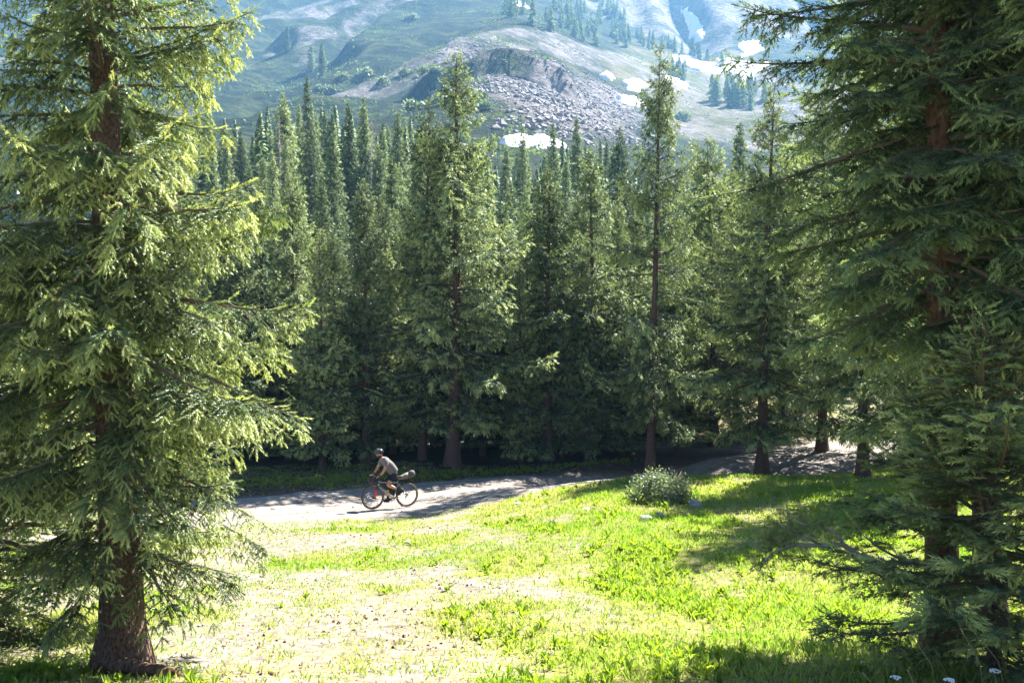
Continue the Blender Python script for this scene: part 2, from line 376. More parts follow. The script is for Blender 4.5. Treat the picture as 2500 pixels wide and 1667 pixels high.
S = 2500/2352.0
def worldpoly(pts): return np.array([drop(a*S, b*S) for a, b in pts])
TALUS = worldpoly([(1120, 100), (1180, 150), (1250, 135), (1330, 165), (1405, 195), (1480, 245), (1500, 300), (1440, 335), (1330, 322), (1210, 318), (1140, 290), (1120, 225), (1060, 170), (990, 175), (960, 160), (1040, 120)])
TAN = worldpoly([(1330, 110), (1420, 75), (1560, 105), (1700, 120), (1800, 140), (1790, 300), (1600, 330), (1500, 300), (1480, 240), (1400, 190)])
def polymask(P, x, y, edge):
    """soft 0..1 mask: 1 well inside"""
    x = np.asarray(x, float); y = np.asarray(y, float); best = np.full(x.shape, 1e9)
    for (ax, ay), (bx, by) in zip(P, np.roll(P, -1, 0)):
        dx, dy = bx-ax, by-ay; t = np.clip(((x-ax)*dx+(y-ay)*dy)/(dx*dx+dy*dy+1e-9), 0, 1)
        best = np.minimum(best, np.hypot(x-ax-t*dx, y-ay-t*dy))
    s = np.where(inpoly(P, x, y), best, -best)
    return np.clip(0.5+s/(2*edge), 0, 1)

def meadow_density(x, y):
    """how thick the grass stands; thin on the worn ground left of centre"""
    x = np.asarray(x, float); y = np.asarray(y, float)
    edge = -0.9+0.055*(y-12)
    d = smooth(-1.6, 2.6, x-edge+fbm(x*0.45, y*0.45, 3)*4.2)
    d = np.maximum(d, smooth(10.6, 9.3, y+fbm(x*.7, y*.7, 2)*2)*0.8)
    d = np.maximum(d, smooth(-3.0, -4.5, x)*smooth(12.0, 10.4, y)*0.9)
    d = d*(0.62+0.38*smooth(-.14, .12, fbm(x*0.9+5, y*0.9, 4)))
    d = np.maximum(d, 0.30+0.45*smooth(-0.08, .16, fbm(x*0.55+50, y*0.7+9, 4)))
    d = np.where(y > 34.0, np.maximum(0.5, d*0.6), d)
    return d*(1-road_w(x, y))

# ------------------------------------------------------------------ ground sheets
gx = np.arange(-44, 44.01, 0.4); gy = np.arange(-8, 58.01, 0.4); X, Y = np.meshgrid(gx, gy, indexing='ij')
V = np.stack([X, Y, ground(X, Y)], -1).reshape(-1, 3)
ii = np.arange(len(gx)*len(gy)).reshape(len(gx), len(gy))
Q = np.stack([ii[:-1, :-1], ii[1:, :-1], ii[1:, 1:], ii[:-1, 1:]], -1).reshape(-1, 4)
me = npmesh('meadow_ground', V, Q, smooth_shade=True, attrs={'green': meadow_density(V[:, 0], V[:, 1])*0.75, 'litter': smooth(2.6, 3.6, V[:, 1]-np.interp(V[:, 0], ROAD[:, 0], ROAD[:, 1])+smooth(1, 5, V[:, 0])*0.9+fbm(V[:, 0]*.8, V[:, 1]*.8, 3)*1.5)*(1-smooth(8, 11, V[:, 0]))*(1-road_w(V[:, 0], V[:, 1])*smooth(38, 40, V[:, 1]))})
tag(linkmesh('meadow_ground', me, groundmat()), kind='structure')

us = np.linspace(-0.74, 0.74, 340); ys = 56*np.exp(np.linspace(0, math.log(YMAX/56), 300)); U, Yh = np.meshgrid(us, ys, indexing='ij'); Xh = U*Yh
V = np.stack([Xh, Yh, ground(Xh, Yh)], -1).reshape(-1, 3)
V[:, 2] -= np.where(V[:, 1] < 57, 0.25, 0)
ii = np.arange(len(us)*len(ys)).reshape(len(us), len(ys))
Q = np.stack([ii[:-1, :-1], ii[1:, :-1], ii[1:, 1:], ii[:-1, 1:]], -1).reshape(-1, 4)
vx, vy = V[:, 0], V[:, 1]
ez = np.gradient(V[:, 2].reshape(len(us), len(ys)), axis=1).ravel()/np.gradient(Yh, axis=1).ravel()
rockw = np.maximum(polymask(TALUS, vx, vy, 22)*0.70, smooth(0.75, 1.2, ez)*0.45*smooth(-60, 0, vx))
rockw = np.maximum(rockw, smooth(1080, 1230, vy)*smooth(-30, 110, vx)*0.55)
rockw = np.maximum(rockw, smooth(-0.02, 0.16, fbm((vx*.8-vy*.45)/75+4, (vx*.4+vy*.6)/280+2, 4))*0.46*smooth(190, 390, vy))
tanw = np.maximum(polymask(TAN, vx, vy, 45)*0.75, smooth(1050, 1230, vy)*0.35)
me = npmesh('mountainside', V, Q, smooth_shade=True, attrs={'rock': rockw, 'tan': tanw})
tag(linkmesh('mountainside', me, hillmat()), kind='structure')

def strip(name, R, half, seed, lift=0.03):
    rs = np.random.RandomState(seed); n = 160
    t = np.linspace(0, len(R)-1, n); cx = np.interp(t, np.arange(len(R)), R[:, 0]); cyy = np.interp(t, np.arange(len(R)), R[:, 1])
    cx = np.convolve(np.pad(cx, 6, mode='edge'), np.ones(13)/13, 'valid'); cyy = np.convolve(np.pad(cyy, 6, mode='edge'), np.ones(13)/13, 'valid')
    tx = np.gradient(cx); ty = np.gradient(cyy); l = np.hypot(tx, ty); nx, ny = -ty/l, tx/l
    m = 13; off = np.linspace(-1, 1, m); V = []
    for k, o in enumerate(off):
        hw = half+(fbm(np.arange(n)*0.35+seed*10, np.full(n, 3.0+k*0.02*0), 4)*1.6 if abs(o) > .99 else 0)
        if o > .99: hw = half+fbm(np.arange(n)*0.31+seed*10+90, np.full(n, 7.0), 4)*1.4
        hw = hw*(1-0.36*smooth(1.0, 5.0, cx))
        x = cx+nx*o*hw; y = cyy+ny*o*hw
        z = ground(x, y)+lift*(1 if abs(o) < 0.95 else -1.2)
        z = z-0.045*np.exp(-((abs(o)-0.34)/0.10)**2)
        V.append(np.stack([x, y, z], -1))
    V = np.array(V).reshape(-1, 3); ii = np.arange(m*n).reshape(m, n)
    Q = np.stack([ii[:-1, :-1], ii[:-1, 1:], ii[1:, 1:], ii[1:, :-1]], -1).reshape(-1, 4)
    return npmesh(name, V, Q, smooth_shade=True)
M['road'] = roadmat()
tag(linkmesh('dirt_road', strip('dirt_road', ROAD, 3.0, 3), M['road']), kind='structure')
tag(linkmesh('dirt_track', strip('dirt_track', ROAD2, 2.4, 5), M['road']), kind='structure')

# ------------------------------------------------------------------ spruces
def orth(d):
    a = np.where(np.abs(d[:, 2:3]) < 0.9, np.array([[0, 0, 1.0]]), np.array([[1.0, 0, 0]]))
    u = np.cross(d, a); u /= np.linalg.norm(u, axis=1, keepdims=True)+1e-9
    return u, np.cross(d, u)
def norm(v): return v/(np.linalg.norm(v, axis=-1, keepdims=True)+1e-9)
def shoots_to_mesh(P, D, Ls, tip, K, nl, nw, spread, rs, facing=(0.6, 0, 0.65), sc=1.0):
    """needle triangles round every shoot, flattened towards the outer upper side of the bough -> (V, F, tip)"""
    N = len(P); D = norm(D); u, v = orth(D)
    k = np.arange(K); th = (k*2.39996)[None, :]+rs.rand(N, 1)*6.28; ph = spread*(0.75+0.5*rs.rand(N, K)); ph[:, -1] *= 0.25
    s = (k+0.4)/K
    base = P[:, None, :]+D[:, None, :]*(sc*Ls[:, None, None]*s[None, :, None])
    rad = u[:, None, :]*np.cos(th)[..., None]+v[:, None, :]*np.sin(th)[..., None]
    nd = D[:, None, :]*np.cos(ph)[..., None]+rad*np.sin(ph)[..., None]
    side = norm(np.cross(nd, np.array(facing)+0.45*rad+0.9*(rs.rand(N, K, 3)-0.5)))
    ln = nl*sc*(0.75+0.5*rs.rand(N, K, 1)); hw = nw*0.5*sc
    V = np.stack([base-side*hw, base+side*hw, base+nd*ln], 2).reshape(-1, 3)
    Fc = np.arange(len(V)).reshape(-1, 3)
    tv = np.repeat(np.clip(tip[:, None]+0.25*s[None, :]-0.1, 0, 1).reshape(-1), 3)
    return V, Fc, tv
def wood_tube(pts, r0, r1, n=4):
    """pts (m,3) -> quads"""
    m = len(pts); d = norm(np.gradient(pts, axis=0)); u, v = orth(d)
    r = np.linspace(r0, r1, m)[:, None]
    ring = np.stack([pts+(u*math.cos(a)+v*math.sin(a))*r for a in np.linspace(0, 2*math.pi, n, endpoint=False)], 1).reshape(-1, 3)
    i = np.arange(m-1)[:, None]*n; k = np.arange(n)[None, :]
    q = np.stack([i+k, i+(k+1) % n, i+n+(k+1) % n, i+n+k], -1).reshape(-1, 4)
    tri = np.concatenate([q[:, [0, 1, 2]], q[:, [0, 2, 3]]])
    return ring, tri

def branch_geo(rs, L, e0, droop, upl, cfg, dead=False):
    """one bough growing along +X from the origin: needle shoots and wood"""
    npt = 9; s = np.linspace(0, 1, npt)
    sw = (rs.rand()-0.5)*0.35
    ax = np.stack([L*s*math.cos(e0), L*sw*s*s, L*(math.sin(e0)*s-droop*s*s+upl*s**4)], -1)
    def axat(q): return np.stack([np.interp(q, s, ax[:, j]) for j in range(3)], -1)
    tang = norm(np.gradient(ax, axis=0))
    def tat(q): return norm(np.stack([np.interp(q, s, tang[:, j]) for j in range(3)], -1))
    bare = cfg.get('bare', 0.16)
    nsec = max(3, int(L*(1-bare)/cfg['sec']))
    q = np.sort(bare+(1-bare)*rs.rand(nsec)**0.85)
    side = np.where(np.arange(nsec) % 2 == 0, 1.0, -1.0)
    p0 = axat(q); tg = tat(q); lat = norm(np.cross(np.array([[0, 0, 1.0]]), tg))
    ang = np.radians(48+14*rs.rand(nsec))
    l2 = np.minimum(cfg['l2max'], (0.34*L*(1-q)**0.8+cfg['l2min']*min(1.0, 0.25+L/1.2)))*(0.6+0.6*rs.rand(nsec))
    l2 *= np.where(q < bare+0.12, 0.7, 1)
    dr = cfg['hang']*(0.45+0.9*rs.rand(nsec))
    d2 = norm(tg*np.cos(ang)[:, None]+lat*(side*np.sin(ang))[:, None])
    P = []; D = []; T = []; W = []; WF = []; wo = 0
    ns = np.maximum(2, (l2/cfg['step']).astype(int))
    for i in range(nsec):
        n = ns[i]; f = (np.arange(n)+0.5)/n
        down = np.array([0, 0, -1.0])
        pts = p0[i]+l2[i]*(d2[i]*(f-0.30*dr[i]*f*f)[:, None]+down*(dr[i]*f**1.6)[:, None])
        dd = norm(d2[i]*(1-0.6*dr[i]*f)[:, None]+down*(1.6*dr[i]*f**0.6)[:, None])
        latd = norm(np.cross(dd, np.array([[0.1, 0.05, 1.0]])))
        sgn = np.where(np.arange(n) % 2 == 0, 1, -1)[:, None]
        sd = norm(dd*0.75+latd*sgn*(0.55+0.3*rs.rand(n, 1))+np.array([0, 0, -0.25*dr[i]])+0.35*(rs.rand(n, 3)-0.5))
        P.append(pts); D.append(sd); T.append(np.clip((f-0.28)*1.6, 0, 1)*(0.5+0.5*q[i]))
        if cfg.get('double'):
            sd2 = norm(dd*0.75-latd*sgn*(0.55+0.3*rs.rand(n, 1))+0.35*(rs.rand(n, 3)-0.5)); P.append(pts); D.append(sd2); T.append(np.clip((f-0.35)*1.6, 0, 1)*(0.4+0.6*q[i]))
        P.append(pts[-1:]); D.append(dd[-1:]); T.append(np.array([0.55+0.4*q[i]]))
        if cfg.get('twigs'):
            a, b = p0[i], pts[-1]; mid = pts[n//2]
            wdt = np.array([0, 0.0025, 0.0035])
            W.append(np.array([a-wdt, a+wdt, mid-wdt, mid+wdt, b])); WF.append(np.array([[0, 1, 3], [0, 3, 2], [2, 3, 4]])+wo); wo += 5
    # leader shoots along the bough itself
    nq = max(3, int(L/cfg['step'])); qq = np.linspace(bare+.1, 1, nq)
    pts = axat(qq); tg = tat(qq)
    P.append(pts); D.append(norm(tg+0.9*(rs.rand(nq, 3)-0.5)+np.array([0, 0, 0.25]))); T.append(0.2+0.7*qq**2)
    P = np.concatenate(P); D = np.concatenate(D); T = np.concatenate(T)
    T = np.clip(T+0.5*(rs.rand(len(T))-0.5), 0, 1)
    if cfg.get('thin'):
        keep = rs.rand(len(P)) > cfg['thin']; P, D, T = P[keep], D[keep], T[keep]
    wr, wt = wood_tube(ax, 0.012+0.011*L, 0.004, 5 if cfg.get('twigs') else 3)
    W.append(wr); WF.append(wt+wo)
    return P, D, T, np.concatenate(W), np.concatenate(WF)

def whorls(rs, H, R, start, dz, nper, cfg):
    """-> list of (z, azimuth, length, e0, droop, uplift)"""
    out = []; z = start; lob = rs.rand(6)*6.28
    while z < H-0.25:
        t = (z-start)/(H-start)
        prof = (1-t)**cfg.get('power', 0.85)*(0.55+0.45*smooth(0, 0.22, t))
        if t < 0.08 and rs.rand() < cfg.get('lowgap', 0.25): z += dz; continue
        n = nper if t < 0.9 else 4; a0 = rs.rand()*6.28; wf = 0.72+0.42*rs.rand()
        if cfg.get('gap') and 0.1 < t < 0.85 and rs.rand() < cfg['gap']: z += dz*0.9; continue
        for k in range(n):
            a = a0+6.283*k/n+(rs.rand()-0.5)*0.7
            if rs.rand() < (cfg['highmiss'] if cfg.get('highmiss') and z > 5.0 else cfg.get('miss', 0.08)): continue
            l = R*prof*(wf if cfg.get('gap') else 1.0)*(0.45+0.68*rs.rand()**0.8)*(1+cfg.get('lobe', 1.0)*(0.24*math.sin(2*a+lob[0]+t*7)+0.20*math.sin(3*a+lob[1]-t*17))) + 0.12
            if rs.rand() < cfg.get('long', 0.06): l *= 1.3
            e0 = math.radians(cfg.get('e_lo', -14)+62*t**1.3+(rs.rand()-0.5)*18)
            out.append((z+(rs.rand()-0.5)*dz*0.9, a, l, e0, cfg['droop']*(1-0.75*t)*(0.7+0.6*rs.rand()), cfg['up']*(0.6+0.8*rs.rand())))
        z += dz*(0.8+0.4*rs.rand())*(1-0.4*t)
    return out
def trunk_mesh(rs, H, r0, n=12, seg=16, flare=0.5, rough=0.05):
    """tapered, flared, knobbly trunk; lower end sunk in the ground"""
    z = np.concatenate([[-0.5, -0.15], np.linspace(0, 1, seg)**1.15*H]); V = []
    wob = (rs.rand(2)-0.5)*0.25
    for zz in z:
        t = max(0, zz)/H; r = r0*((1-t)**0.85*0.97+0.02)*(1+flare*math.exp(-max(0, zz)/0.32))
        for k in range(n):
            a = 6.28318*k/n
            q = r*(1+rough*math.sin(3*a+zz*1.3)+rough*(rs.rand()-0.5)+0.16*flare*math.exp(-max(0, zz)/0.3)*math.sin(5*a))
            V.append((q*math.cos(a)+wob[0]*t*math.sin(t*5), q*math.sin(a)+wob[1]*t*math.sin(t*4+1), zz))
    m = len(z); i = np.arange(m-1)[:, None]*n; k = np.arange(n)[None, :]
    Q = np.stack([i+k, i+(k+1) % n, i+n+(k+1) % n, i+n+k], -1).reshape(-1, 4)
    return npmesh('trunk', np.array(V), Q, smooth_shade=True)
def rotz(V, a):
    c, s = math.cos(a), math.sin(a); return np.stack([V[:, 0]*c-V[:, 1]*s, V[:, 0]*s+V[:, 1]*c, V[:, 2]], -1)
def make_spruce(seed, H, R, start, r0, cfg, split=False):
    """-> dict with trunk mesh and crown meshes"""
    rs = np.random.RandomState(seed); wl_ = whorls(rs, H, R, start, cfg['dz'], cfg['nper'], cfg)
    boughs = []; CV = []; CF = []; CT = []; CM = []; off = 0
    for (z, a, l, e0, dr, up) in wl_:
        c = cfg
        if z > cfg.get('cutz', 1e9): c = dict(cfg, sec=cfg['sec']*2.6, step=cfg['step']*1.7)
        P, D, T, W, WF = branch_geo(rs, l, e0, dr, up, c)
        V1, F1, T1 = shoots_to_mesh(P, D, np.full(len(P), c['shoot'])*(0.7+0.6*rs.rand(len(P))), T, c['K'], c['nl'], c['nw'], c['spread'], rs, sc=min(1.0, 0.42+0.58*l/1.1))
        V = np.concatenate([V1, W]); Fc = np.concatenate([F1, WF+len(V1)]); tv = np.concatenate([T1, np.zeros(len(W))])
        mi = np.concatenate([np.zeros(len(F1)), np.ones(len(WF))])
        tr = r0*(1-z/H)*0.6
        V = V+np.array([tr, 0, 0]); V = rotz(V, a)
        if split: boughs.append((z, npmesh('bough', V, Fc, tip=tv, mat_idx=mi)))
        else:
            V[:, 2] += z; CV.append(V); CF.append(Fc+off); CT.append(tv); CM.append(mi); off += len(V)
    if not split:
        # leader at the very top
        n = 26; P = np.stack([(rs.rand(n)-.5)*.05, (rs.rand(n)-.5)*.05, H-0.7+0.7*np.arange(n)/n], -1)
        V1, F1, T1 = shoots_to_mesh(P, norm(np.stack([rs.rand(n)-.5, rs.rand(n)-.5, np.full(n, .8)], -1)), np.full(n, c['shoot']), np.full(n, .8), c['K'], c['nl'], c['nw'], c['spread'], rs, sc=0.5)
        CV.append(V1); CF.append(F1+off); CT.append(T1); CM.append(np.zeros(len(F1)))
        crown = npmesh('crown', np.concatenate(CV), np.concatenate(CF), tip=np.concatenate(CT), mat_idx=np.concatenate(CM))
    else: crown = None
    return {'H': H, 'trunk': trunk_mesh(rs, H*0.985, r0, n=16 if split else 9, seg=22 if split else 12), 'crown': crown, 'boughs': boughs}
def place(T, name, x, y, mats, label, group=None, scale=1.0, wide=1.0, rz=0.0, tilt=(0, 0), cat='spruce', sink=0.0):
    o = empty(name, (x, y, gz(x, y)-sink), rz); o.scale = (scale*wide, scale*wide, scale)
    o.rotation_euler = ((random.random()-.5)*.05, (random.random()-.5)*.05, rz)
    tag(o, label, cat, group)
    nm, bm, tm = mats
    linkmesh('trunk', T['trunk'], [bm], o)
    if T['crown']: linkmesh('crown', T['crown'], [nm, tm], o)
    for z, b in T['boughs']:
        q = linkmesh('bough', b, [nm, tm], o); q.location = (0, 0, z)
    return o

NEAR = dict(dz=0.26, nper=8, lobe=0.35, long=0.0, highmiss=0.45, sec=0.055, step=0.085, l2max=0.55, l2min=0.19, hang=0.90, droop=0.50, up=0.22, shoot=0.125, K=20, nl=0.036, nw=0.0135, spread=0.62, twigs=True, power=0.55, bare=0.10, double=True, e_lo=-4)
NEARB = dict(NEAR, lobe=0.45, dz=0.34, nper=8, sec=0.085, step=0.11, shoot=0.15, K=14, nl=0.050, nw=0.0175, hang=0.55, power=0.45, miss=0.08, droop=0.36, up=0.18, e_lo=-10, highmiss=0.0)
MID = dict(dz=0.42, nper=7, long=0.12, gap=0.13, sec=0.072, step=0.15, l2max=0.55, l2min=0.20, hang=0.75, droop=0.30, up=0.26, shoot=0.18, K=7, nl=0.105, nw=0.040, spread=0.8, power=0.84, bare=0.08)
MIDS = dict(MID, dz=0.50, nper=6, miss=0.18, power=0.66)
FARC = dict(dz=0.46, nper=7, sec=0.17, step=0.26, l2max=0.7, l2min=0.25, hang=0.5, droop=0.25, up=0.10, shoot=0.26, K=5, nl=0.20, nw=0.085, spread=0.8, power=0.92, bare=0.05)
TINY = dict(dz=0.8, nper=6, sec=0.5, step=0.40, l2max=0.6, l2min=0.25, hang=0.4, droop=0.2, up=0.08, shoot=0.4, K=4, nl=0.40, nw=0.26, spread=0.8, power=0.9, bare=0.05)

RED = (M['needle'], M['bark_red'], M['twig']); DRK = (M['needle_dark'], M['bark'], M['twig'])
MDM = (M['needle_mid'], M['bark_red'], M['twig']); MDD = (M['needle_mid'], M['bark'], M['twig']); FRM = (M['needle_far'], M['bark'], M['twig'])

# foreground
tA = make_spruce(11, 15.0, 1.85, 1.0, 0.235, dict(NEAR, cutz=8.0), split=True)
place(tA, 'spruce_tree', xof(290, 11.0), 11.0, RED, 'big near spruce with reddish trunk and drooping sunlit boughs, left foreground', rz=0.4)
place(tA, 'spruce_tree', xof(-330, 13.2), 13.2, RED, 'spruce cut off by the left edge of the picture, behind the big reddish trunk', scale=0.95, rz=2.6)
tB = make_spruce(23, 17.0, 2.25, 2.6, 0.20, dict(NEARB, cutz=9.5), split=True)
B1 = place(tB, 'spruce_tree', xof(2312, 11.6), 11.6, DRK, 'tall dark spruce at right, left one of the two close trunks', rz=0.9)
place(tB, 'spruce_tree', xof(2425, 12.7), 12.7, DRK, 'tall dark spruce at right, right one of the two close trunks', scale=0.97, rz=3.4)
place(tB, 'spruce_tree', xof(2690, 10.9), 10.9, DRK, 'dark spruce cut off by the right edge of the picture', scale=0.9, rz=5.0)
tE = make_spruce(31, 3.6, 1.75, 0.2, 0.06, dict(NEARB, nper=8, dz=0.22, hang=0.25, droop=0.10, power=0.6), split=True)
place(tE, 'young_spruce', xof(-60, 12.6), 12.6, RED, 'dark low spruce with hanging boughs at the left edge', scale=1.25, rz=4.0)
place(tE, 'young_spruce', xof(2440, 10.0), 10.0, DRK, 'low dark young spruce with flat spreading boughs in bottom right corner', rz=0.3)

# half-bare limb reaching out from the left one of the two close trunks
def limb(tree):
    inv = tree.matrix_basis.inverted() if False else (Matrix.Translation(tree.location) @ tree.rotation_euler.to_matrix().to_4x4() @ Matrix.Diagonal(tree.scale).to_4x4()).inverted()
    L_ = lambda px, py, d: inv @ at(px*S, py*S, d)
    b = MB()
    main = [L_(2170, 1335, 11.5), L_(2080, 1315, 11.3), L_(2000, 1292, 11.15), L_(1935, 1250, 11.0), L_(1880, 1252, 10.95), L_(1815, 1252, 10.9), L_(1770, 1272, 10.85), L_(1742, 1312, 10.85)]
    f1 = [L_(1935, 1250, 11.0), L_(1928, 1228, 11.05), L_(1890, 1208, 11.1), L_(1850, 1205, 11.15), L_(1815, 1190, 11.2)]
    f2 = [L_(1885, 1250, 10.95), L_(1850, 1232, 10.85), L_(1820, 1225, 10.8), L_(1790, 1200, 10.75)]
    f3 = [L_(1815, 1252, 10.9), L_(1780, 1240, 10.95), L_(1755, 1250, 11.0)]
    b.tube(main, [.038, .036, .034, .031, .023, .018, .012, .006], 7).tube(f1, [.024, .019, .015, .010, .005], 6).tube(f2, [.018, .014, .010, .005], 6).tube(f3, [.013, .009, .004], 5)
    rs = np.random.RandomState(77); P = []
    for pts, t0 in ((f1, 1.2), (f2, .8), (f3, .5), (main, 5.2)):
        A = np.array([v[:] for v in pts]); q = t0+rs.rand(30)*(len(A)-1-t0)
        base = np.stack([np.interp(q, np.arange(len(A)), A[:, j]) for j in range(3)], -1)
        for c in base:
            e = c+rs.randn(3)*0.085+np.array([0, 0, .03]); n = 3
            b.tube([Vector(c), Vector(e)], [.003, .0015], 3, cap=False)
            for k in range(n): P.append((c+(e-c)*(k+1)/n, norm(e-c+rs.randn(3)*.05)))
    o = b.build('bare_limb', M['deadwood'], tree)
    Pp = np.array([p for p, d in P]); Dd = np.array([d for p, d in P])
    V1, F1, T1 = shoots_to_mesh(Pp, Dd, np.full(len(Pp), .085), .4+.5*rs.rand(len(Pp)), 12, .036, .011, .7, rs)
    linkmesh('needles', npmesh('needles', V1, F1, tip=T1), M['needle_mid'], o)
limb(B1)

# the row behind the road
tM = [make_spruce(41, 16.0, 3.3, 1.7, 0.22, MID), make_spruce(42, 16.0, 2.65, 1.9, 0.20, MIDS), make_spruce(43, 12.5, 2.7, 1.1, 0.17, MID), make_spruce(44, 12.5, 2.4, 1.3, 0.15, dict(MID, dz=.38, miss=.12))]
def mid(px, d, top, v, label, wide=1.0, rz=0.0, mats=MDM, group=None, dx=0.0):
    x = xof(px, d)+dx; b = gz(x, d); h = at(px, top, d).z-b; T = tM[v]; s = h/T['H']
    return place(T, 'spruce_tree', x, d, mats, label, group, scale=s, wide=wide/s if False else wide, rz=rz)
mid(1105, 37.2, 112, 0, 'tallest spruce with two tops, standing right behind the cyclist', 1.15, 0.3)
mid(1030, 38.2, 238, 1, 'slimmer spruce touching the left side of the tallest one', 0.9, 1.3)
mid(1588, 36.0, 108, 1, 'tall thin spruce with sparse crown and bare reddish lower trunk above the grey bush', 0.88, 2.1)
mid(1338, 38.5, 410, 2, 'full spruce between the two tallest ones, left of a narrower one', 1.25, 0.8)
mid(1452, 39.5, 362, 3, 'narrow spruce just left of the tall thin one', 1.2, 2.9)
mid(890, 37.6, 442, 2, 'dark pointed spruce right above the cyclist', 1.0, 4.0)
mid(785, 36.8, 560, 3, 'spruce with a thin bare trunk left of the cyclist', 1.05, 5.1)
mid(722, 40.5, 425, 2, 'spruce with a knobbly pointed top left of the dark pointed one', 0.95, 0.2)
mid(645, 39.5, 440, 3, 'spruce half hidden behind the sunlit left tree', 1.1, 1.1)
mid(560, 38.0, 520, 2, 'spruce seen through the boughs of the big left tree', 1.1, 2.4)
mid(430, 38.5, 470, 0, 'spruce behind the trunk of the big left tree', 1.0, 3.4)
mid(1862, 34.2, 205, 0, 'broad spruce on the right with a short dark trunk at the edge of the grass', 1.12, 1.9)
mid(1745, 41.0, 330, 2, 'spruce behind the grey bush where the dirt track bends', 1.15, 3.0)
mid(1672, 45.0, 430, 3, 'spruce in the gap right of the tall thin one', 1.1, 4.4)
mid(2110, 29.5, 90, 0, 'sunlit spruce between the broad one and the dark ones at right', 1.0, 5.6)
mid(2010, 38.0, 190, 2, 'spruce behind the see-through crown at right', 1.0, 2.2)
mid(2230, 37.0, 120, 0, 'spruce seen between the dark crowns at far right', 1.0, 0.9)
mid(2305, 25.8, -130, 0, 'spruce standing on the meadow behind the two close trunks at right', 1.05, 2.0)
mid(2420, 34.0, 160, 2, 'farthest spruce seen between the two close trunks at right', 1.2, 4.9)
# thin young trunks between the big ones
for k, (px, d, top, lab) in enumerate([(1272, 37.6, 640, 'thin spruce pole, leftmost of the slim trunks in the dark stand'), (1318, 39.6, 700, 'thin spruce pole just left of the full middle spruce trunk'),
        (1372, 38.8, 660, 'thin spruce pole right of the full middle spruce trunk'), (1400, 40.4, 720, 'thinnest spruce pole between the two middle spruces'), (1432, 38.2, 640, 'thin spruce pole beside the narrow spruce'),
        (1180, 40.2, 600, 'small spruce lit from behind, right of the tallest trunk'), (1520, 39.4, 690, 'small spruce just left of the bare reddish trunk'), (960, 39.6, 610, 'small dark spruce behind the cyclist\'s bags'), (1660, 39.8, 760, 'small spruce with low boughs over the dirt track')]):
    mid(px, d, top, 3, lab, 0.8 if k < 5 else 1.25, k*1.1, MDD)

# dark understory behind the road verge
rs = np.random.RandomState(15)
for k, (px, d, h) in enumerate([(470, 39.5, 5.5), (560, 41, 6.5), (640, 42.5, 6), (700, 39.0, 4.2), (760, 42, 6.5), (830, 40.2, 5), (880, 43, 7), (940, 41.5, 6), (1000, 40.5, 4.6), (1060, 42.5, 6.5), (1140, 41.8, 5.5), (1215, 43, 6), (1310, 44, 6.5), (1480, 43.5, 6), (1560, 46, 7), (350, 41, 6)]):
    x = xof(px, d); T = tM[2+k % 2]; sc_ = h/12.5
    place(T, 'young_spruce', x, d, MDD, 'dark young spruce %s in the shade under the row' % ('behind the big left spruce' if px < 600 else 'left of the cyclist' if px < 860 else 'above the cyclist' if px < 1040 else 'near the tallest trunk' if px < 1250 else 'among the slim trunks' if px < 1470 else 'by the bare reddish trunk'), 'dark young spruces %d' % (0 if px < 600 else 1 if px < 860 else 2 if px < 1040 else 3 if px < 1250 else 4 if px < 1470 else 5), scale=sc_, wide=1.9, rz=k*1.7)

# second rank close behind the row
for k, (px, d, top) in enumerate([(500, 42, 560), (600, 44, 520), (690, 43.5, 590), (820, 42, 560), (935, 43, 480), (985, 41.5, 560), (1075, 42.5, 430), (1165, 43.5, 500), (1225, 41.5, 560), (1290, 42, 540), (1400, 44, 470), (1500, 46.5, 480), (1545, 48, 520), (1640, 47.5, 540), (1725, 47, 480), (1800, 44.5, 420), (1920, 42, 350), (1950, 46, 300)]):
    mid(px, d, top, 2+k % 2, 'spruce of the shaded second rank, %s' % ['seen through the big left spruce', 'at the edge of the big left spruce', 'behind the half hidden one', 'left of the dark pointed one', 'between the dark pointed and the slimmer one', 'below the slimmer one', 'right behind the tallest one', 'right of the tallest one', 'left of the slim trunks', 'above the slim trunks', 'between full and narrow middle spruces', 'just left of the tall thin one', 'just behind the tall thin one', 'right of the bare reddish trunk', 'above the bend of the dirt track', 'left of the broad right spruce', 'right of the broad right spruce', 'behind the right edge of the broad spruce'][k], 1.1, k*2.3, MDM)

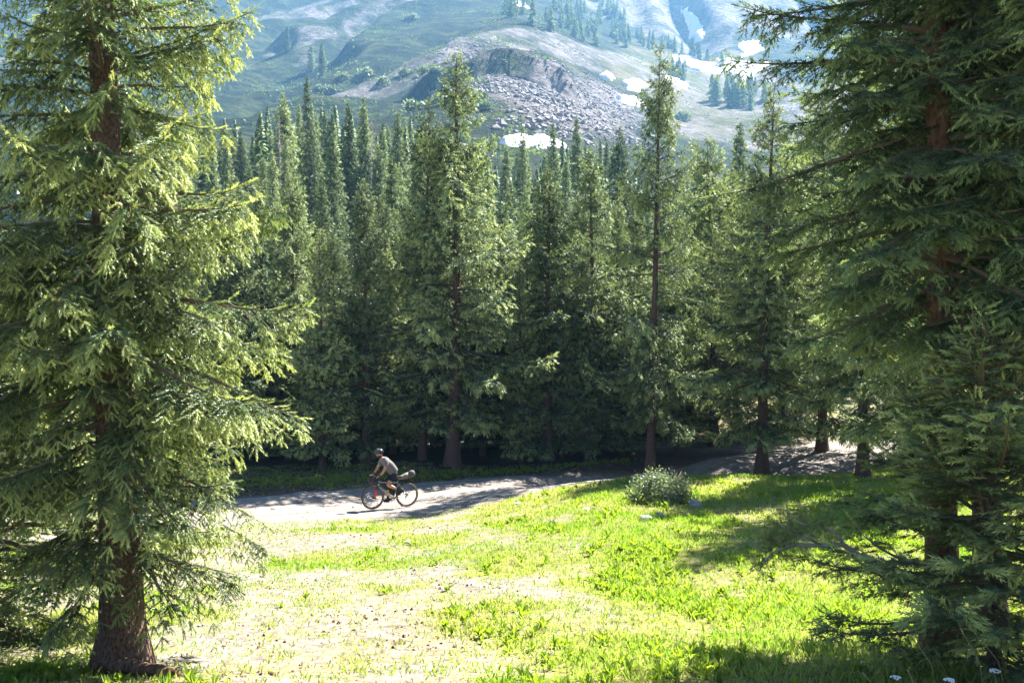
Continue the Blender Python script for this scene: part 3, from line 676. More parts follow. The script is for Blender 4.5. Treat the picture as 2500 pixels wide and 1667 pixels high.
# forest behind
tF = [make_spruce(61, 14.0, 2.3, 0.8, 0.16, FARC), make_spruce(62, 14.0, 1.95, 1.0, 0.15, FARC), make_spruce(63, 11.0, 2.1, 0.6, 0.14, FARC), make_spruce(64, 14.0, 1.7, 1.2, 0.14, dict(FARC, miss=.2))]
rs = np.random.RandomState(5)
def fmid(px, d, top, label, group=None, v=None, wide=1.0):
    v = rs.randint(4) if v is None else v
    x = xof(px, d); b = gz(x, d); h = max(4, at(px, top, d).z-b); T = tF[v]; s = h/T['H']
    place(T, 'spruce_tree', x, d, FRM, label, group, scale=s, wide=wide*(0.8+0.35*rs.rand())*min(1.25, max(0.85, 12/h)), rz=rs.rand()*6.28)
for (px, d, top, lab) in [(765, 92, 190, 'tallest spruce of the hazy left stand, broad topped'), (695, 100, 228, 'bare-topped thin spruce left of the broad hazy one'), (850, 96, 250, 'pale spruce right of the broad hazy one'), (895, 98, 240, 'second pale spruce right of the broad hazy one'),
        (965, 100, 275, 'pale hazy spruce just left of the tallest dark one'), (1275, 104, 310, 'thin hazy spruce in front of the snow strip, left one'), (1350, 102, 300, 'thin hazy spruce in front of the snow strip, right one'), (1412, 108, 290, 'hazy spruce below the middle of the rock slide'),
        (1510, 96, 312, 'hazy spruce just left of the tall thin one'), (1700, 84, 352, 'hazy spruce below the creek gully'), (1790, 78, 300, 'hazy spruce beside the broad right spruce'), (1232, 100, 360, 'hazy spruce left of the snow strip')]:
    fmid(px, d, top, lab)
placed = []
for k in range(9000):
    d = 45+rs.rand()**0.9*100; px = 250+rs.rand()*1900; x = xof(px, d)
    if any((x-a)**2+(d-b)**2 < 2.3**2 for a, b in placed): continue
    if road_w(np.array([x]), np.array([d]))[0] > 0.2: continue
    # crest the stand stays under, along the valley
    lim = np.interp(px, [250, 600, 690, 800, 960, 1100, 1220, 1300, 1420, 1520, 1620, 1720, 1800, 2300], [330, 300, 245, 262, 285, 320, 372, 362, 318, 340, 410, 385, 330, 300])
    top = lim+rs.rand()*130+max(0, 112-d)*1.7
    b = gz(x, d); h = at(px, top, d).z-b
    if h < 5.5 or h > 17: continue
    if d > 100 and at(px, 0, d).z < 0: continue
    placed.append((x, d))
    if len(placed) > 205: break
    bins = [(480, 'behind the trunk of the big left spruce'), (640, 'right beside the boughs of the big left spruce'), (760, 'left of the dark pointed spruce'), (880, 'around the dark pointed spruce'), (1000, 'just left of the two-topped tallest spruce'), (1160, 'behind the two-topped tallest spruce'), (1270, 'in the gap under the snow strip'), (1400, 'over the full middle spruce'), (1540, 'left of the tall thin spruce'), (1680, 'just right of the tall thin spruce'), (1800, 'left of the broad right spruce'), (1960, 'behind the broad right spruce'), (2400, 'behind the dark crowns at right')]
    where = [t for lim_, t in bins if px < lim_][0]; dep = 'front' if d < 68 else ('middle' if d < 95 else 'farthest')
    fmid(px, d, top, 'hazy spruce of the %s ranks %s' % (dep, where), 'hazy spruces of the %s ranks %s' % (dep, where))
# two dead snags in the left stand
tS = make_spruce(66, 14.0, 1.1, 2.0, 0.13, dict(FARC, thin=0.97, miss=0.3))
for px, d, top, lab in [(692, 88, 285, 'grey dead snag in the hazy left stand'), (905, 90, 300, 'second grey dead snag, left of the tallest spruce')]:
    x = xof(px, d); place(tS, 'dead_spruce', x, d, (M['deadwood'], M['deadwood'], M['deadwood']), lab, 'dead snags', scale=(at(px, top, d).z-gz(x, d))/14.0, rz=px, cat='dead tree')

# the wood climbing the slope behind the stand: one far mass
def fine_tree(rs, h, n=64, per=8):
    k = np.repeat(np.arange(n), per); t = k/n; a = rs.rand(n*per)*6.28; z = (0.05+0.92*t)*h
    l = (0.15*h)*(1-t)**.9*(.5+.65*rs.rand(n*per))+.08; c, s_ = np.cos(a), np.sin(a); w_ = (.16+.16*l)
    q = rs.rand(n*per)*.5*l
    A = np.stack([q*c, q*s_, z+.12], -1); B = np.stack([l*c-w_*s_, l*s_+w_*c, z-.30*l+.15*rs.rand(n*per)], -1); C = np.stack([l*c+w_*s_, l*s_-w_*c, z-.30*l-.15*rs.rand(n*per)], -1)
    return np.stack([A, B, C], 1).reshape(-1, 3)
VS = []; TS = []; n = 0; rw = np.random.RandomState(12)
while n < 150:
    d = 105+rw.rand()*95; px = 330+rw.rand()*1230; x = xof(px, d)
    lim = np.interp(px, [330, 600, 690, 800, 960, 1100, 1220, 1300, 1420, 1560], [300, 262, 215, 235, 262, 300, 352, 348, 312, 335])
    top = lim+rw.rand()**.8*110; b_ = gz(x, d); h = at(px, top, d).z-b_
    if h < 5 or h > 16: 
        if rw.rand() < .97: continue
        h = 6+5*rw.rand()
        if px > 1100: continue
    V = fine_tree(rw, h)+np.array([x, d, b_-.2]); VS.append(V); TS.append(np.repeat(np.clip(rw.rand(len(V)//3)*.9+.3*(rw.rand()-.5), 0, 1), 3)); n += 1
VS = np.concatenate(VS)
o = linkmesh('hillside_spruce_wood', npmesh('hillside_spruce_wood', VS, np.arange(len(VS)).reshape(-1, 3), tip=np.concatenate(TS)), M['needle_far'])
tag(o, 'bluish spruce wood climbing the slope behind the left and middle stands', 'wood', kind='stuff')

# trees on the mountainside
tT = [make_spruce(81, 11.0, 2.0, 0.4, 0.14, TINY), make_spruce(82, 11.0, 1.6, 0.5, 0.13, TINY), make_spruce(83, 9.0, 1.9, 0.3, 0.12, TINY)]
def hill(px, py, h, label, group, wide=1.0):
    x, d = drop(px*S, py*S); T = tT[rs.randint(3)]; s = 1.7*h/T['H']
    place(T, 'spruce_tree', x, d, FRM, label, group, scale=s, wide=wide, rz=rs.rand()*6.28, sink=0.2)
for (px, py, h, lab) in [(714, 165, 11, 'lone hillside spruce, left of a pair above the left stand'), (740, 175, 12, 'lone hillside spruce, right of a pair above the left stand'), (660, 120, 12, 'hillside spruce beside the drooping bough tips')]:
    hill(px, py, h, lab, 'lone spruces on the shaded slope')
def tiny_tree(rs, h):
    V = []; n = 34
    for k in range(n):
        z = (0.06+0.9*(k/n))*h; l = (0.17*h)*(1-k/n)**.85*(.6+.6*rs.rand())+.15
        for a in rs.rand(6)*6.28:
            c, s_ = math.cos(a), math.sin(a); w_ = .40+.25*l
            V += [(0, 0, z+.3), (l*c-w_*s_, l*s_+w_*c, z-.28*l), (l*c+w_*s_, l*s_-w_*c, z-.28*l-.1*rs.rand())]
    return np.array(V)
VS = []; n = 0
while n < 75:
    px = 1150+rs.rand()*290; py = -15+rs.rand()*125
    lo = np.interp(px, [1150, 1200, 1290, 1440], [30, 60, 88, 128])
    if py > lo or py < (px-1400)*0.8: continue
    x, d = drop(px*S, py*S); VS.append(tiny_tree(rs, 14+rs.rand()*10)+np.array([x, d, gz(x, d)-.2])); n += 1
for k in range(26):
    px = 1415+rs.rand()*155; py = np.interp(px, [1415, 1570], [80, 128])+(rs.rand()-0.5)*26
    x, d = drop(px*S, py*S); VS.append(tiny_tree(rs, 10+rs.rand()*8)+np.array([x, d, gz(x, d)-.2]))
VS = np.concatenate(VS)
o = linkmesh('far_spruce_wood', npmesh('far_spruce_wood', VS, np.arange(len(VS)).reshape(-1, 3), tip=np.repeat(rs.rand(len(VS)//3), 3)), M['needle_far'])
tag(o, 'far wood of small blue-green spruces on the rocky spur and its ridge', 'wood', kind='stuff')
for (px, py, h, lab) in [(1590, 133, 11, 'dark little spruce left of three at the snow edge'), (1605, 140, 11, 'dark little spruce in the middle of three at the snow edge'), (1658, 156, 10, 'dark little spruce standing in front of the broad snowfield'), (1625, 140, 8, 'dark little spruce right of three at the snow edge')]:
    hill(px, py, h, lab, 'small spruces by the snow', 1.5)
for k in range(26):
    px = 1635+rs.rand()*125; py = 205+rs.rand()*50
    hill(px, py, 8+rs.rand()*4, 'one of the blue spruces bunched below the broad snowfield', 'spruces below the snowfield', 1.2)
for k in range(9):
    px = 1545+rs.rand()*30; py = 160+rs.rand()*32
    hill(px, py, 7+rs.rand()*3, 'one of the small spruces bunched just right of the tall thin spruce top', 'small bunch behind the thin top', 1.2)

# ------------------------------------------------------------------ snow, talus, outcrop
def snow_patch(pts, label):
    P = worldpoly(pts); x0, y0 = P.min(0)-2; x1, y1 = P.max(0)+2; st = max(0.45, (x1-x0)/90)
    gx = np.arange(x0, x1, st); gy = np.arange(y0, y1, st*1.3); X, Y = np.meshgrid(gx, gy, indexing='ij')
    jit = fbm(X/6, Y/9, 4)*0.55*min(x1-x0, y1-y0, 30)
    m = polymask(P, X+jit, Y+jit, 3); z = ground(X, Y)-1.5+4.2*smooth(0.1, 0.95, m)+fbm(X/9, Y/9, 3)*1.2
    ii = np.arange(X.size).reshape(X.shape); Q = np.stack([ii[:-1, :-1], ii[1:, :-1], ii[1:, 1:], ii[:-1, 1:]], -1).reshape(-1, 4)
    keep = (m.ravel()[Q].max(1) > 0.02); Q = Q[keep]
    if not len(Q): return
    use, inv = np.unique(Q, return_inverse=True)
    V = np.stack([X, Y, z], -1).reshape(-1, 3)[use]
    o = linkmesh('snow_patch', npmesh('snow_patch', V, inv.reshape(-1, 4), smooth_shade=True), M['snow']); tag(o, label, 'snow patch', 'snow patches on the mountain')
snow_patch([(1560, 26), (1585, 30), (1603, 40), (1618, 62), (1618, 88), (1605, 102), (1588, 92), (1578, 70), (1572, 50)], 'steep snow chute high in the rocky gully')
snow_patch([(1695, 102), (1746, 99), (1750, 116), (1730, 126), (1705, 132)], 'small snow patch under the headwall at right')
snow_patch([(1543, 130), (1590, 133), (1650, 158), (1655, 170), (1610, 165), (1565, 150)], 'long slanting snow band left of the broad snowfield')
snow_patch([(1668, 138), (1765, 148), (1735, 168), (1722, 196), (1703, 200), (1692, 182), (1652, 160)], 'broad snowfield in the basin at right')
snow_patch([(1425, 192), (1450, 188), (1482, 196), (1480, 210), (1445, 207)], 'upper snow tongue beside the rock slide')
snow_patch([(1408, 221), (1440, 223), (1480, 240), (1472, 248), (1425, 235)], 'lower snow tongue beside the rock slide')
snow_patch([(1160, 331), (1185, 325), (1215, 329), (1245, 324), (1285, 331), (1294, 336), (1255, 337), (1230, 342), (1190, 337), (1172, 336)], 'snow strip at the foot of the rock slide')
snow_patch([(1528, 178), (1555, 185), (1578, 198), (1566, 204), (1540, 194)], 'small snow scrap right of the tall thin spruce top')
snow_patch([(1380, 170), (1398, 170), (1412, 180), (1400, 186), (1385, 180)], 'little snow scrap at the head of the rock slide')
snow_patch([(1180, 8), (1215, 12), (1212, 20), (1185, 16)], 'little snow scrap high on the spur')

def rock_mesh(name, rs, sub=1, flat=0.7):
    bm = bmesh.new(); bmesh.ops.create_icosphere(bm, subdivisions=sub, radius=1)
    for v in bm.verts:
        q = 0.7+0.55*rs.rand(); v.co = Vector((v.co.x*q, v.co.y*q*0.9, v.co.z*q*flat))
    me = bpy.data.meshes.new(name); bm.to_mesh(me); bm.free(); return me
def scatter_rocks(name, pts, sizes, mat, rs):
    bv = np.array([(1, 0, 0), (-1, 0, 0), (0, 1, 0), (0, -1, 0), (0, 0, 1), (0, 0, -1), (.7, .7, .5), (-.6, .6, .7)], float); bf = np.array([(0, 2, 6), (2, 4, 6), (4, 0, 6), (2, 1, 7), (1, 4, 7), (4, 2, 7), (1, 3, 4), (3, 0, 4), (2, 0, 5), (1, 2, 5), (3, 1, 5), (0, 3, 5)])
    N = len(pts); q = 0.65+0.7*rs.rand(N, len(bv), 1); V = bv[None]*q*sizes[:, None, None]*np.array([1, .9, .75])
    a = rs.rand(N)*6.28; c, s = np.cos(a)[:, None], np.sin(a)[:, None]
    V = np.stack([V[..., 0]*c-V[..., 1]*s, V[..., 0]*s+V[..., 1]*c, V[..., 2]], -1)+pts[:, None, :]
    Fc = (bf[None]+np.arange(N)[:, None, None]*len(bv)).reshape(-1, 3)
    return linkmesh(name, npmesh(name, V.reshape(-1, 3), Fc), mat)
rs = np.random.RandomState(9)
x0, y0 = TALUS.min(0); x1, y1 = TALUS.max(0)
px_ = x0+rs.rand(46000)*(x1-x0); py_ = y0+rs.rand(46000)*(y1-y0)
k = rs.rand(46000) < polymask(TALUS, px_, py_, 20)**1.5*(0.35+0.65*smooth(-.1, .1, fbm(px_/18, py_/45, 4))); px_, py_ = px_[k], py_[k]
sz = (0.18+1.25*rs.rand(len(px_))**8+0.24*rs.rand(len(px_)))*(1.25-0.6*(py_-y0)/(y1-y0))
o = scatter_rocks('talus_boulders', np.stack([px_, py_, ground(px_, py_)+0.1*sz], -1), sz, M['rock'], rs)
tag(o, 'grey-violet rock slide of tumbled boulders below the spur', 'rocks', kind='stuff')

# scrub on the mountainside (uncountable) and single shrubs
def leaf_cloud(rs, n, rad, size, clump=14):
    """leaf triangles gathered in small clumps on and inside a lumpy dome"""
    c = rs.randn(clump, 3); c = norm(c); c[:, 2] = np.abs(c[:, 2])*0.9; c *= (0.55+0.45*rs.rand(clump, 1))
    w_ = rs.randint(clump, size=n); p = c[w_]+rs.randn(n, 3)*0.17
    p = p*np.array(rad); p[:, 2] = np.maximum(p[:, 2], 0.02)
    d = norm(rs.randn(n, 3)+np.array([0, 0, .5])); sd = norm(np.cross(d, rs.randn(n, 3))); l = size*(0.6+0.8*rs.rand(n, 1))
    V = np.stack([p-sd*l*0.05, p+d*l*0.5+sd*l*0.28, p+d*l, p+d*l*0.5-sd*l*0.28], 1).reshape(-1, 3)
    return V, np.arange(4*n).reshape(-1, 4), np.repeat(np.clip(rs.rand(n)*0.7+0.3*(p[:, 2]/rad[2]), 0, 1), 4)
n = 26000; px_ = -330+rs.rand(n)*760; d_ = 120+rs.rand(n)*850; k = np.abs(px_) < d_*0.5; px_, d_ = px_[k], d_[k]
k = (rs.rand(len(px_)) < smooth(-.05, .12, fbm(px_/38+8, d_/38, 4))*(1-0.96*polymask(TALUS, px_, d_, 12))*(1-0.8*polymask(TAN, px_, d_, 20))); px_, d_ = px_[k], d_[k]
Vs = []; Ts = []; 
for x, d, zz in zip(px_, d_, ground(px_, d_)):
    V, Fq, T = leaf_cloud(rs, 5, (1.3+rs.rand()*1.8, 1.3+rs.rand()*1.5, 0.7+1.1*rs.rand()), 1.25, 4); Vs.append(V+np.array([x, d, zz])); Ts.append(T)
Vs = np.concatenate(Vs)
o = linkmesh('hillside_scrub', npmesh('hillside_scrub', Vs, np.arange(len(Vs)).reshape(-1, 4), tip=np.concatenate(Ts)), M['scrub'])
tag(o, 'low green scrub covering the mountainside', 'scrub', kind='stuff')
shr = []
for s_ in (1, 2, 3):
    V, Fq, T = leaf_cloud(np.random.RandomState(s_), 420, (2.4, 2.2, 2.0), 0.75, 18); shr.append(npmesh('foliage', V, Fq, tip=T))
def stems(n, h, r, rs, spread):
    b = MB()
    for k in range(n):
        a = rs.rand()*6.28; q = spread*(0.4+0.6*rs.rand())
        b.tube([(0.05*math.cos(a), 0.05*math.sin(a), -0.2), (q*.4*math.cos(a), q*.4*math.sin(a), h*.5), (q*math.cos(a+.3), q*math.sin(a+.3), h)], [r, r*.7, r*.3], 5)
    return b.mesh('stem')
shst = stems(6, 1.5, 0.06, rs, 1.4)
for k, (px, py, lab) in enumerate([(748, 214, 'round pale willow bush above the left stand'), (930, 172, 'pale bush on the crest of the shaded knoll, left one'), (985, 168, 'pale bush on the crest of the shaded knoll, right one'), (1108, 228, 'pale bush right of the tallest spruce top, upper one'),
        (1118, 252, 'pale bush right of the tallest spruce top, lower one'), (1030, 240, 'bush just left of the tallest spruce top'), (880, 195, 'bush on the left flank of the shaded knoll'), (835, 175, 'small bush on the shaded slope'), (790, 180, 'bush on the lit streak of the shaded slope'), (945, 45, 'bush high on the lit streak'), (960, 255, 'bush behind the slimmer spruce'), (1530, 300, 'bush right of the tall thin spruce'), (1560, 275, 'bush beside the creek gully')]):
    x, d = drop(px*S, py*S); o = empty('hillside_shrub', (x, d, gz(x, d)-0.1), k*1.3); sc_ = (0.8+0.7*rs.rand())*(1.0+d/900); o.scale = (sc_*1.25, sc_, sc_*0.9); tag(o, lab, 'shrub', 'shrubs on the mountainside')
    linkmesh('foliage', shr[k % 3], M['willow'], o); linkmesh('stem', shst, M['twig'], o)

# ------------------------------------------------------------------ meadow plants
rs = np.random.RandomState(21)
def sample_meadow(n, y0, y1, spread=0.62):
    y = y0+(y1-y0)*rs.rand(n)**0.75; x = (rs.rand(n)*2-1)*spread*y; return x, y
def blades(cx, cyy, per, rad, h, wd, name, mat, label, tipmean):
    n = len(cx); N = n*per
    a = rs.rand(N)*6.28; r = rad*np.sqrt(rs.rand(N)); x = np.repeat(cx, per)+r*np.cos(a); y = np.repeat(cyy, per)+r*np.sin(a)
    hh = np.repeat(h, per)*(0.5+0.7*rs.rand(N)); z = ground(x, y)-0.01
    b = np.stack([x, y, z], -1); lean = np.stack([np.cos(a), np.sin(a), np.zeros(N)], -1)*(hh*(0.15+0.65*rs.rand(N)))[:, None]
    t = rs.rand(N)*6.28; sd = np.stack([np.cos(t), np.sin(t), np.zeros(N)], -1)*(wd*(0.6+0.8*rs.rand(N)))[:, None]
    up = np.stack([np.zeros(N), np.zeros(N), hh], -1)
    m_ = b+up*.55+lean*.35
    V = np.stack([b, m_+sd*.5, b+up+lean, m_-sd*.5], 1).reshape(-1, 3)
    Fc = np.arange(4*N).reshape(-1, 4)
    tp = np.repeat(np.clip(np.repeat(tipmean, per)+0.5*(rs.rand(N)-.5), 0, 1), 4)
    o = linkmesh(name, npmesh(name, V, Fc, tip=tp), mat); tag(o, label, 'grass', kind='stuff'); return o
x, y = sample_meadow(95000, 7.5, 37.5)
dn = meadow_density(x, y); k = rs.rand(len(x)) < dn**1.25*0.95; x, y, dn = x[k], y[k], dn[k]
print('grass clumps', len(x))
ht = (0.035+0.085*dn*(0.3+rs.rand(len(x))))*(1+0.9*smooth(1.0, 4, x)*smooth(13, 10, y))
blades(x, y, 5, 0.12, ht, 0.020, 'meadow_grass', M['grass'], 'short yellow-green grass over the meadow slope', 0.36+1.9*fbm(x*.5+9, y*.5, 4)+0.35*(1-dn)+0.35*(rs.rand(len(x))-.5))
# leafy herbs
x, y = sample_meadow(16000, 8, 36.5); dn = meadow_density(x, y)
k = (rs.rand(len(x)) < (smooth(.45, .95, dn)*0.8*smooth(-.1, .1, fbm(x*.8+70, y*.8+3, 3))+0.004)) & (dn > 0.05); x, y = x[k], y[k]
print('herbs', len(x))
def herbs(cx, cyy, per, mat, name, label):
    n = len(cx); N = n*per; a = rs.rand(N)*6.28; x = np.repeat(cx, per); y = np.repeat(cyy, per)
    sz = np.repeat(0.05+0.08*rs.rand(n), per)*(0.6+0.7*rs.rand(N))
    b = np.stack([x, y, ground(x, y)], -1)
    el = 0.65+0.8*rs.rand(N); d = np.stack([np.cos(a)*np.cos(el), np.sin(a)*np.cos(el), np.sin(el)], -1)
    sd = np.stack([-np.sin(a), np.cos(a), np.zeros(N)], -1)*(sz*0.17)[:, None]
    d2 = norm(d+np.array([0, 0, -0.5]))
    m_ = b+d*(sz*.75)[:, None]; tp = m_+d2*(sz*.6)[:, None]
    V = np.stack([b, m_+sd, tp, m_-sd], 1).reshape(-1, 3)
    o = linkmesh(name, npmesh(name, V, np.arange(4*N).reshape(-1, 4), tip=np.repeat(np.clip(.5+.6*(rs.rand(N)-.5), 0, 1), 4)), mat); tag(o, label, 'plants', kind='stuff')
herbs(x, y, 13, M['herb'], 'leafy_ground_cover', 'broad-leaved green herbs growing through the meadow grass')

# verge weeds behind the road
x = -16+rs.rand(1500)*30; y = 35.3+0.28*x+rs.rand(1500)*1.6-0.4; k = (_dist(ROAD, x, y) > 3.1); x, y = x[k], y[k]
herbs(x, y, 12, M['herb'], 'roadside_weeds', 'dark green weeds along the far edge of the dirt road')

x, y = sample_meadow(9000, 9, 36); k = rs.rand(len(x)) < np.maximum(road_w(x, y)*.7, .35*(1-meadow_density(x, y))); x, y = x[k][:2600], y[k][:2600]
pz = 0.008+0.035*rs.rand(len(x))**4
tag(scatter_rocks('pebbles', np.stack([x, y, ground(x, y)+.02*road_w(x, y)+pz*.3], -1), pz, M['grey_rock'], rs), 'small pebbles strewn over the road and the worn ground', 'pebbles', kind='stuff')
x, y = sample_meadow(9000, 9, 24); k = (meadow_density(x, y) < .5) & (road_w(x, y) < .3) & (rs.rand(len(x)) < smooth(0, .2, fbm(x*.9+3, y*.9, 3))); x, y = x[k][:1500], y[k][:1500]
tag(scatter_rocks('forest_litter', np.stack([x, y, ground(x, y)+.004], -1), 0.010+.022*rs.rand(len(x)), M['bark'], rs), 'dark bits of cones and twigs on the worn ground', 'litter', kind='stuff')

# ------------------------------------------------------------------ bush, stones, flowers, stalks
def at_ground(px, py, d0=8, d1=60):
    r = ray(px, py); ds = np.linspace(d0, d1, 1200); s = ds/r[1]; hit = np.nonzero(ground(r[0]*s, ds) >= CAMZ+r[2]*s)[0]
    d = ds[hit[0]] if len(hit) else d1
    return r[0]*d/r[1], d
bx, by = at_ground(1625, 1228)
o = empty('willow_bush', (bx, by+0.4, gz(bx, by+0.4)-0.02)); o.scale = (.88, .88, .85); tag(o, 'round grey-green bush on the meadow crest beside the tall thin spruce', 'bush')
V, Fq, T = leaf_cloud(np.random.RandomState(3), 6500, (0.95, 0.8, 0.95), 0.075, 46)
linkmesh('foliage', npmesh('foliage', V, Fq, tip=T), M['willow'], o)
st = stems(12, 0.85, 0.018, np.random.RandomState(4), 0.7); linkmesh('stem', st, M['twig'], o)
def stone(px, py, size, mat, label, flat=0.6, seed=0, cat='rock'):
    x, y = at_ground(px, py); me = rock_mesh('stone', np.random.RandomState(seed+50), 2, flat)
    for p in me.polygons: p.use_smooth = False
    o = linkmesh('stone', me, mat); o.location = (x, y, gz(x, y)+size*flat*0.3); o.scale = (size, size, size); o.rotation_euler = (0, 0, seed*1.3); tag(o, label, cat, 'stones on the meadow')
stone(1001, 1324, 0.11, M['pale_rock'], 'flat white stone on the worn grass below the cyclist', 0.4, 1)
stone(1262, 1232, 0.09, M['pale_rock'], 'white stone in the grass right of the cyclist', 0.8, 2)
stone(1696, 1236, 0.18, M['grey_rock'], 'grey boulder in the shade at the foot of the bush', 0.7, 3)
stone(1580, 1270, 0.17, M['pale_rock'], 'pale stone in the grass left of the tree shadow', 0.6, 4)
stone(1610, 1262, 0.14, M['grey_rock'], 'smaller stone right of the pale one by the tree shadow', 0.6, 5)
stone(1432, 1245, 0.10, M['pale_rock'], 'pale stone in the bare spot on the crest', 0.5, 6)
stone(668, 1245, 0.10, M['grey_rock'], 'grey stone lying on the shaded road', 0.6, 7)
stone(845, 1268, 0.09, M['grey_rock'], 'small stone at the sunny road edge left of the cyclist', 0.4, 8)

# log and root at the foot of the big left tree
lx, ly = at_ground(395, 1652, 8, 30); ax_, ay_ = xof(290, 11.0)+.1, 10.75
b = MB(); b.tube([(ax_-.3, ay_, gz(ax_-.3, ay_)+.05), (ax_+.1, ay_-.05, gz(ax_, ay_)+.10), ((ax_+lx)/2, (ay_+ly)/2, gz((ax_+lx)/2, (ay_+ly)/2)+.08), (lx+.12, ly, gz(lx, ly)+.05), (lx+.22, ly+.02, gz(lx, ly)+.01)], [.09, .085, .07, .06, .02], 10)
tag(b.build('fallen_log', M['bark']), 'short dark log lying at the foot of the big left spruce', 'log')
# umbels and dry stalks in the bottom right corner
fl = plain('white_petals', (.8, .8, .76), .7, noise=.05); gst = plain('green_stem', (.12, .18, .05), .7); dry = plain('dry_straw', (.45, .38, .22), .8, noise=.1)
rs = np.random.RandomState(31)
for k, (px, py, d, lab) in enumerate([(2186, 1654, 8.6, 'white flower head at the bottom edge, leftmost of three'), (2318, 1660, 8.4, 'white flower head at the bottom edge, middle of three'), (2428, 1637, 8.8, 'white flower head near the corner, rightmost of three')]):
    h = at(px, py, d); g = gz(h.x, h.y); o = empty('white_flower', (h.x, h.y, g)); tag(o, lab, 'flower', 'white flowers in the corner'); H_ = max(.25, h.z-g)
    MB().tube([(0, 0, -.05), (.02, 0, H_*.5), (0, 0, H_)], .004, 5).build('stem', gst, o)
    hd_ = MB()
    for i in range(22):
        r_ = .045*math.sqrt(rs.rand()); a_ = rs.rand()*6.28; hd_.ball((r_*math.cos(a_), r_*math.sin(a_), H_+.012-r_*r_*6), (.012, .012, .008), 6, 4)
    hd_.build('flower_head', fl, o)
for k, (p0, p1, d, lab) in enumerate([((2415, 1660), (2345, 1530), 8.8, 'dry grass stalk in the dark corner, longest one'), ((2300, 1667), (2222, 1545), 8.9, 'dry grass stalk left of the longest one'), ((2250, 1667), (2215, 1632), 8.5, 'short dry grass stalk at the bottom edge'), ((2470, 1640), (2375, 1535), 9.0, 'thin dry grass stalk right of the longest one'), ((2165, 1667), (2105, 1640), 8.6, 'short dry stalk leaning left at the bottom edge')]):
    a_, b_ = at(*p0, d), at(*p1, d); g = gz(a_.x, a_.y); o = empty('grass_stalk', (a_.x, a_.y, g)); tag(o, lab, 'grass stalk', 'dry stalks in the corner')
    a_ = Vector((0, 0, -.03)); e_ = b_-o.location; m1 = Vector((e_.x*.35, e_.y*.35, e_.z*.62))
    MB().tube([a_, m1, e_*.9+Vector((0, 0, .02))], [.003, .0025, .002], 4).build('stem', dry, o)
    MB().tube([e_*.86+Vector((0, 0, .02)), e_*.94+Vector((0, 0, .01)), e_], [.003, .007, .002], 5).build('seed_head', dry, o)

# ------------------------------------------------------------------ bicycle
M['frame'] = plain('bike_paint', (0.50, 0.49, 0.45), 0.35, metal=0.3, noise=0.05, spec=0.5)
M['black'] = plain('black_plastic', (0.02, 0.02, 0.022), 0.5, noise=0.2)
M['tyre'] = plain('tyre_rubber', (0.035, 0.03, 0.028), 0.8, noise=0.3)
M['tan'] = plain('tan_sidewall', (0.30, 0.21, 0.12), 0.7, noise=0.2)
M['steel'] = plain('steel', (0.6, 0.6, 0.6), 0.3, metal=1.0)
M['bagdark'] = plain('bag_fabric', (0.035, 0.035, 0.04), 0.8, noise=0.3, bump=0.3)
M['baggrey'] = plain('bag_fabric_grey', (0.10, 0.095, 0.09), 0.8, noise=0.3, bump=0.3)
M['bagtan'] = plain('bag_fabric_tan', (0.20, 0.17, 0.14), 0.8, noise=0.2)
M['red'] = plain('red_bottle', (0.75, 0.05, 0.025), 0.4, noise=0.05)
M['yellow'] = plain('yellow_pouch', (0.75, 0.5, 0.06), 0.6, noise=0.1)
M['brown'] = plain('brown_strap', (0.25, 0.08, 0.04), 0.7, noise=0.2)
BYAW = math.radians(180+29)
wx, wy = at_ground(952, 1243.5, 24, 34)
# ground slope along the bike
fx_, fy_ = math.cos(BYAW), math.sin(BYAW)
rx, ry = wx-fx_*0.525, wy-fy_*0.525; qx, qy = wx+fx_*0.525, wy+fy_*0.525
zr, zf = gz(rx, ry)+0.035, gz(qx, qy)+0.035
bpitch = math.atan2(zf-zr, 1.05)
bike = empty('bicycle', (rx, ry, zr)); bike.rotation_euler = Matrix.Rotation(BYAW, 4, 'Z').to_euler()
BM = Matrix.Translation((rx, ry, zr)) @ Matrix.Rotation(BYAW, 4, 'Z') @ Matrix.Rotation(-bpitch, 4, 'Y')
bike.matrix_world = BM
tag(bike, 'pale gravel touring bicycle loaded with bags, ridden along the dirt road', 'bicycle')
RW = 0.352; AX = {'r': (0, 0, RW), 'f': (1.05, 0, RW)}
wheel = {}
for k in ('r', 'f'):
    c = AX[k]
    we = empty('wheel'); we.parent = bike; we.location = c
    MB().torus((0, 0, 0), RW-0.02, 0.020, 44, 8).build('tyre', M['tyre'], we)
    MB().torus((0, 0, 0), RW-0.034, 0.019, 44, 6, flat=1.25).build('sidewall', M['tan'], we)
    MB().torus((0, 0, 0), RW-0.058, 0.011, 44, 6).build('rim', M['black'], we)
    b = MB(); 
    for i in range(24):
        a = 6.283*i/24; a2 = a+(0.5 if i % 2 else -0.5); sd = 0.03 if (i//2) % 2 else -0.03
        b.tube([(0.025*math.cos(a2), sd, 0.025*math.sin(a2)), (0.29*math.cos(a), 0, 0.29*math.sin(a))], 0.0016, 4)
    b.build('spokes', M['steel'], we)
    MB().tube([(0, -0.05, 0), (0, -0.035, 0), (0, 0.035, 0), (0, 0.05, 0)], [0.012, 0.028, 0.028, 0.012], 10).build('hub', M['black'], we)
    if k == 'f': we.rotation_euler = (0, 0, math.radians(3))
BB = (0.43, 0, 0.275); ST = (0.285, 0, 0.78); HT = (0.865, 0, 0.80); HB = (0.90, 0, 0.66)
fr = MB()
fr.tube([BB, ST], 0.0165, 10); fr.tube([(0.30, 0, 0.735), (HT[0], 0, HT[2]-0.03)], 0.0165, 10); fr.tube([BB, HB], 0.021, 10); fr.tube([HT, HB], 0.022, 10)
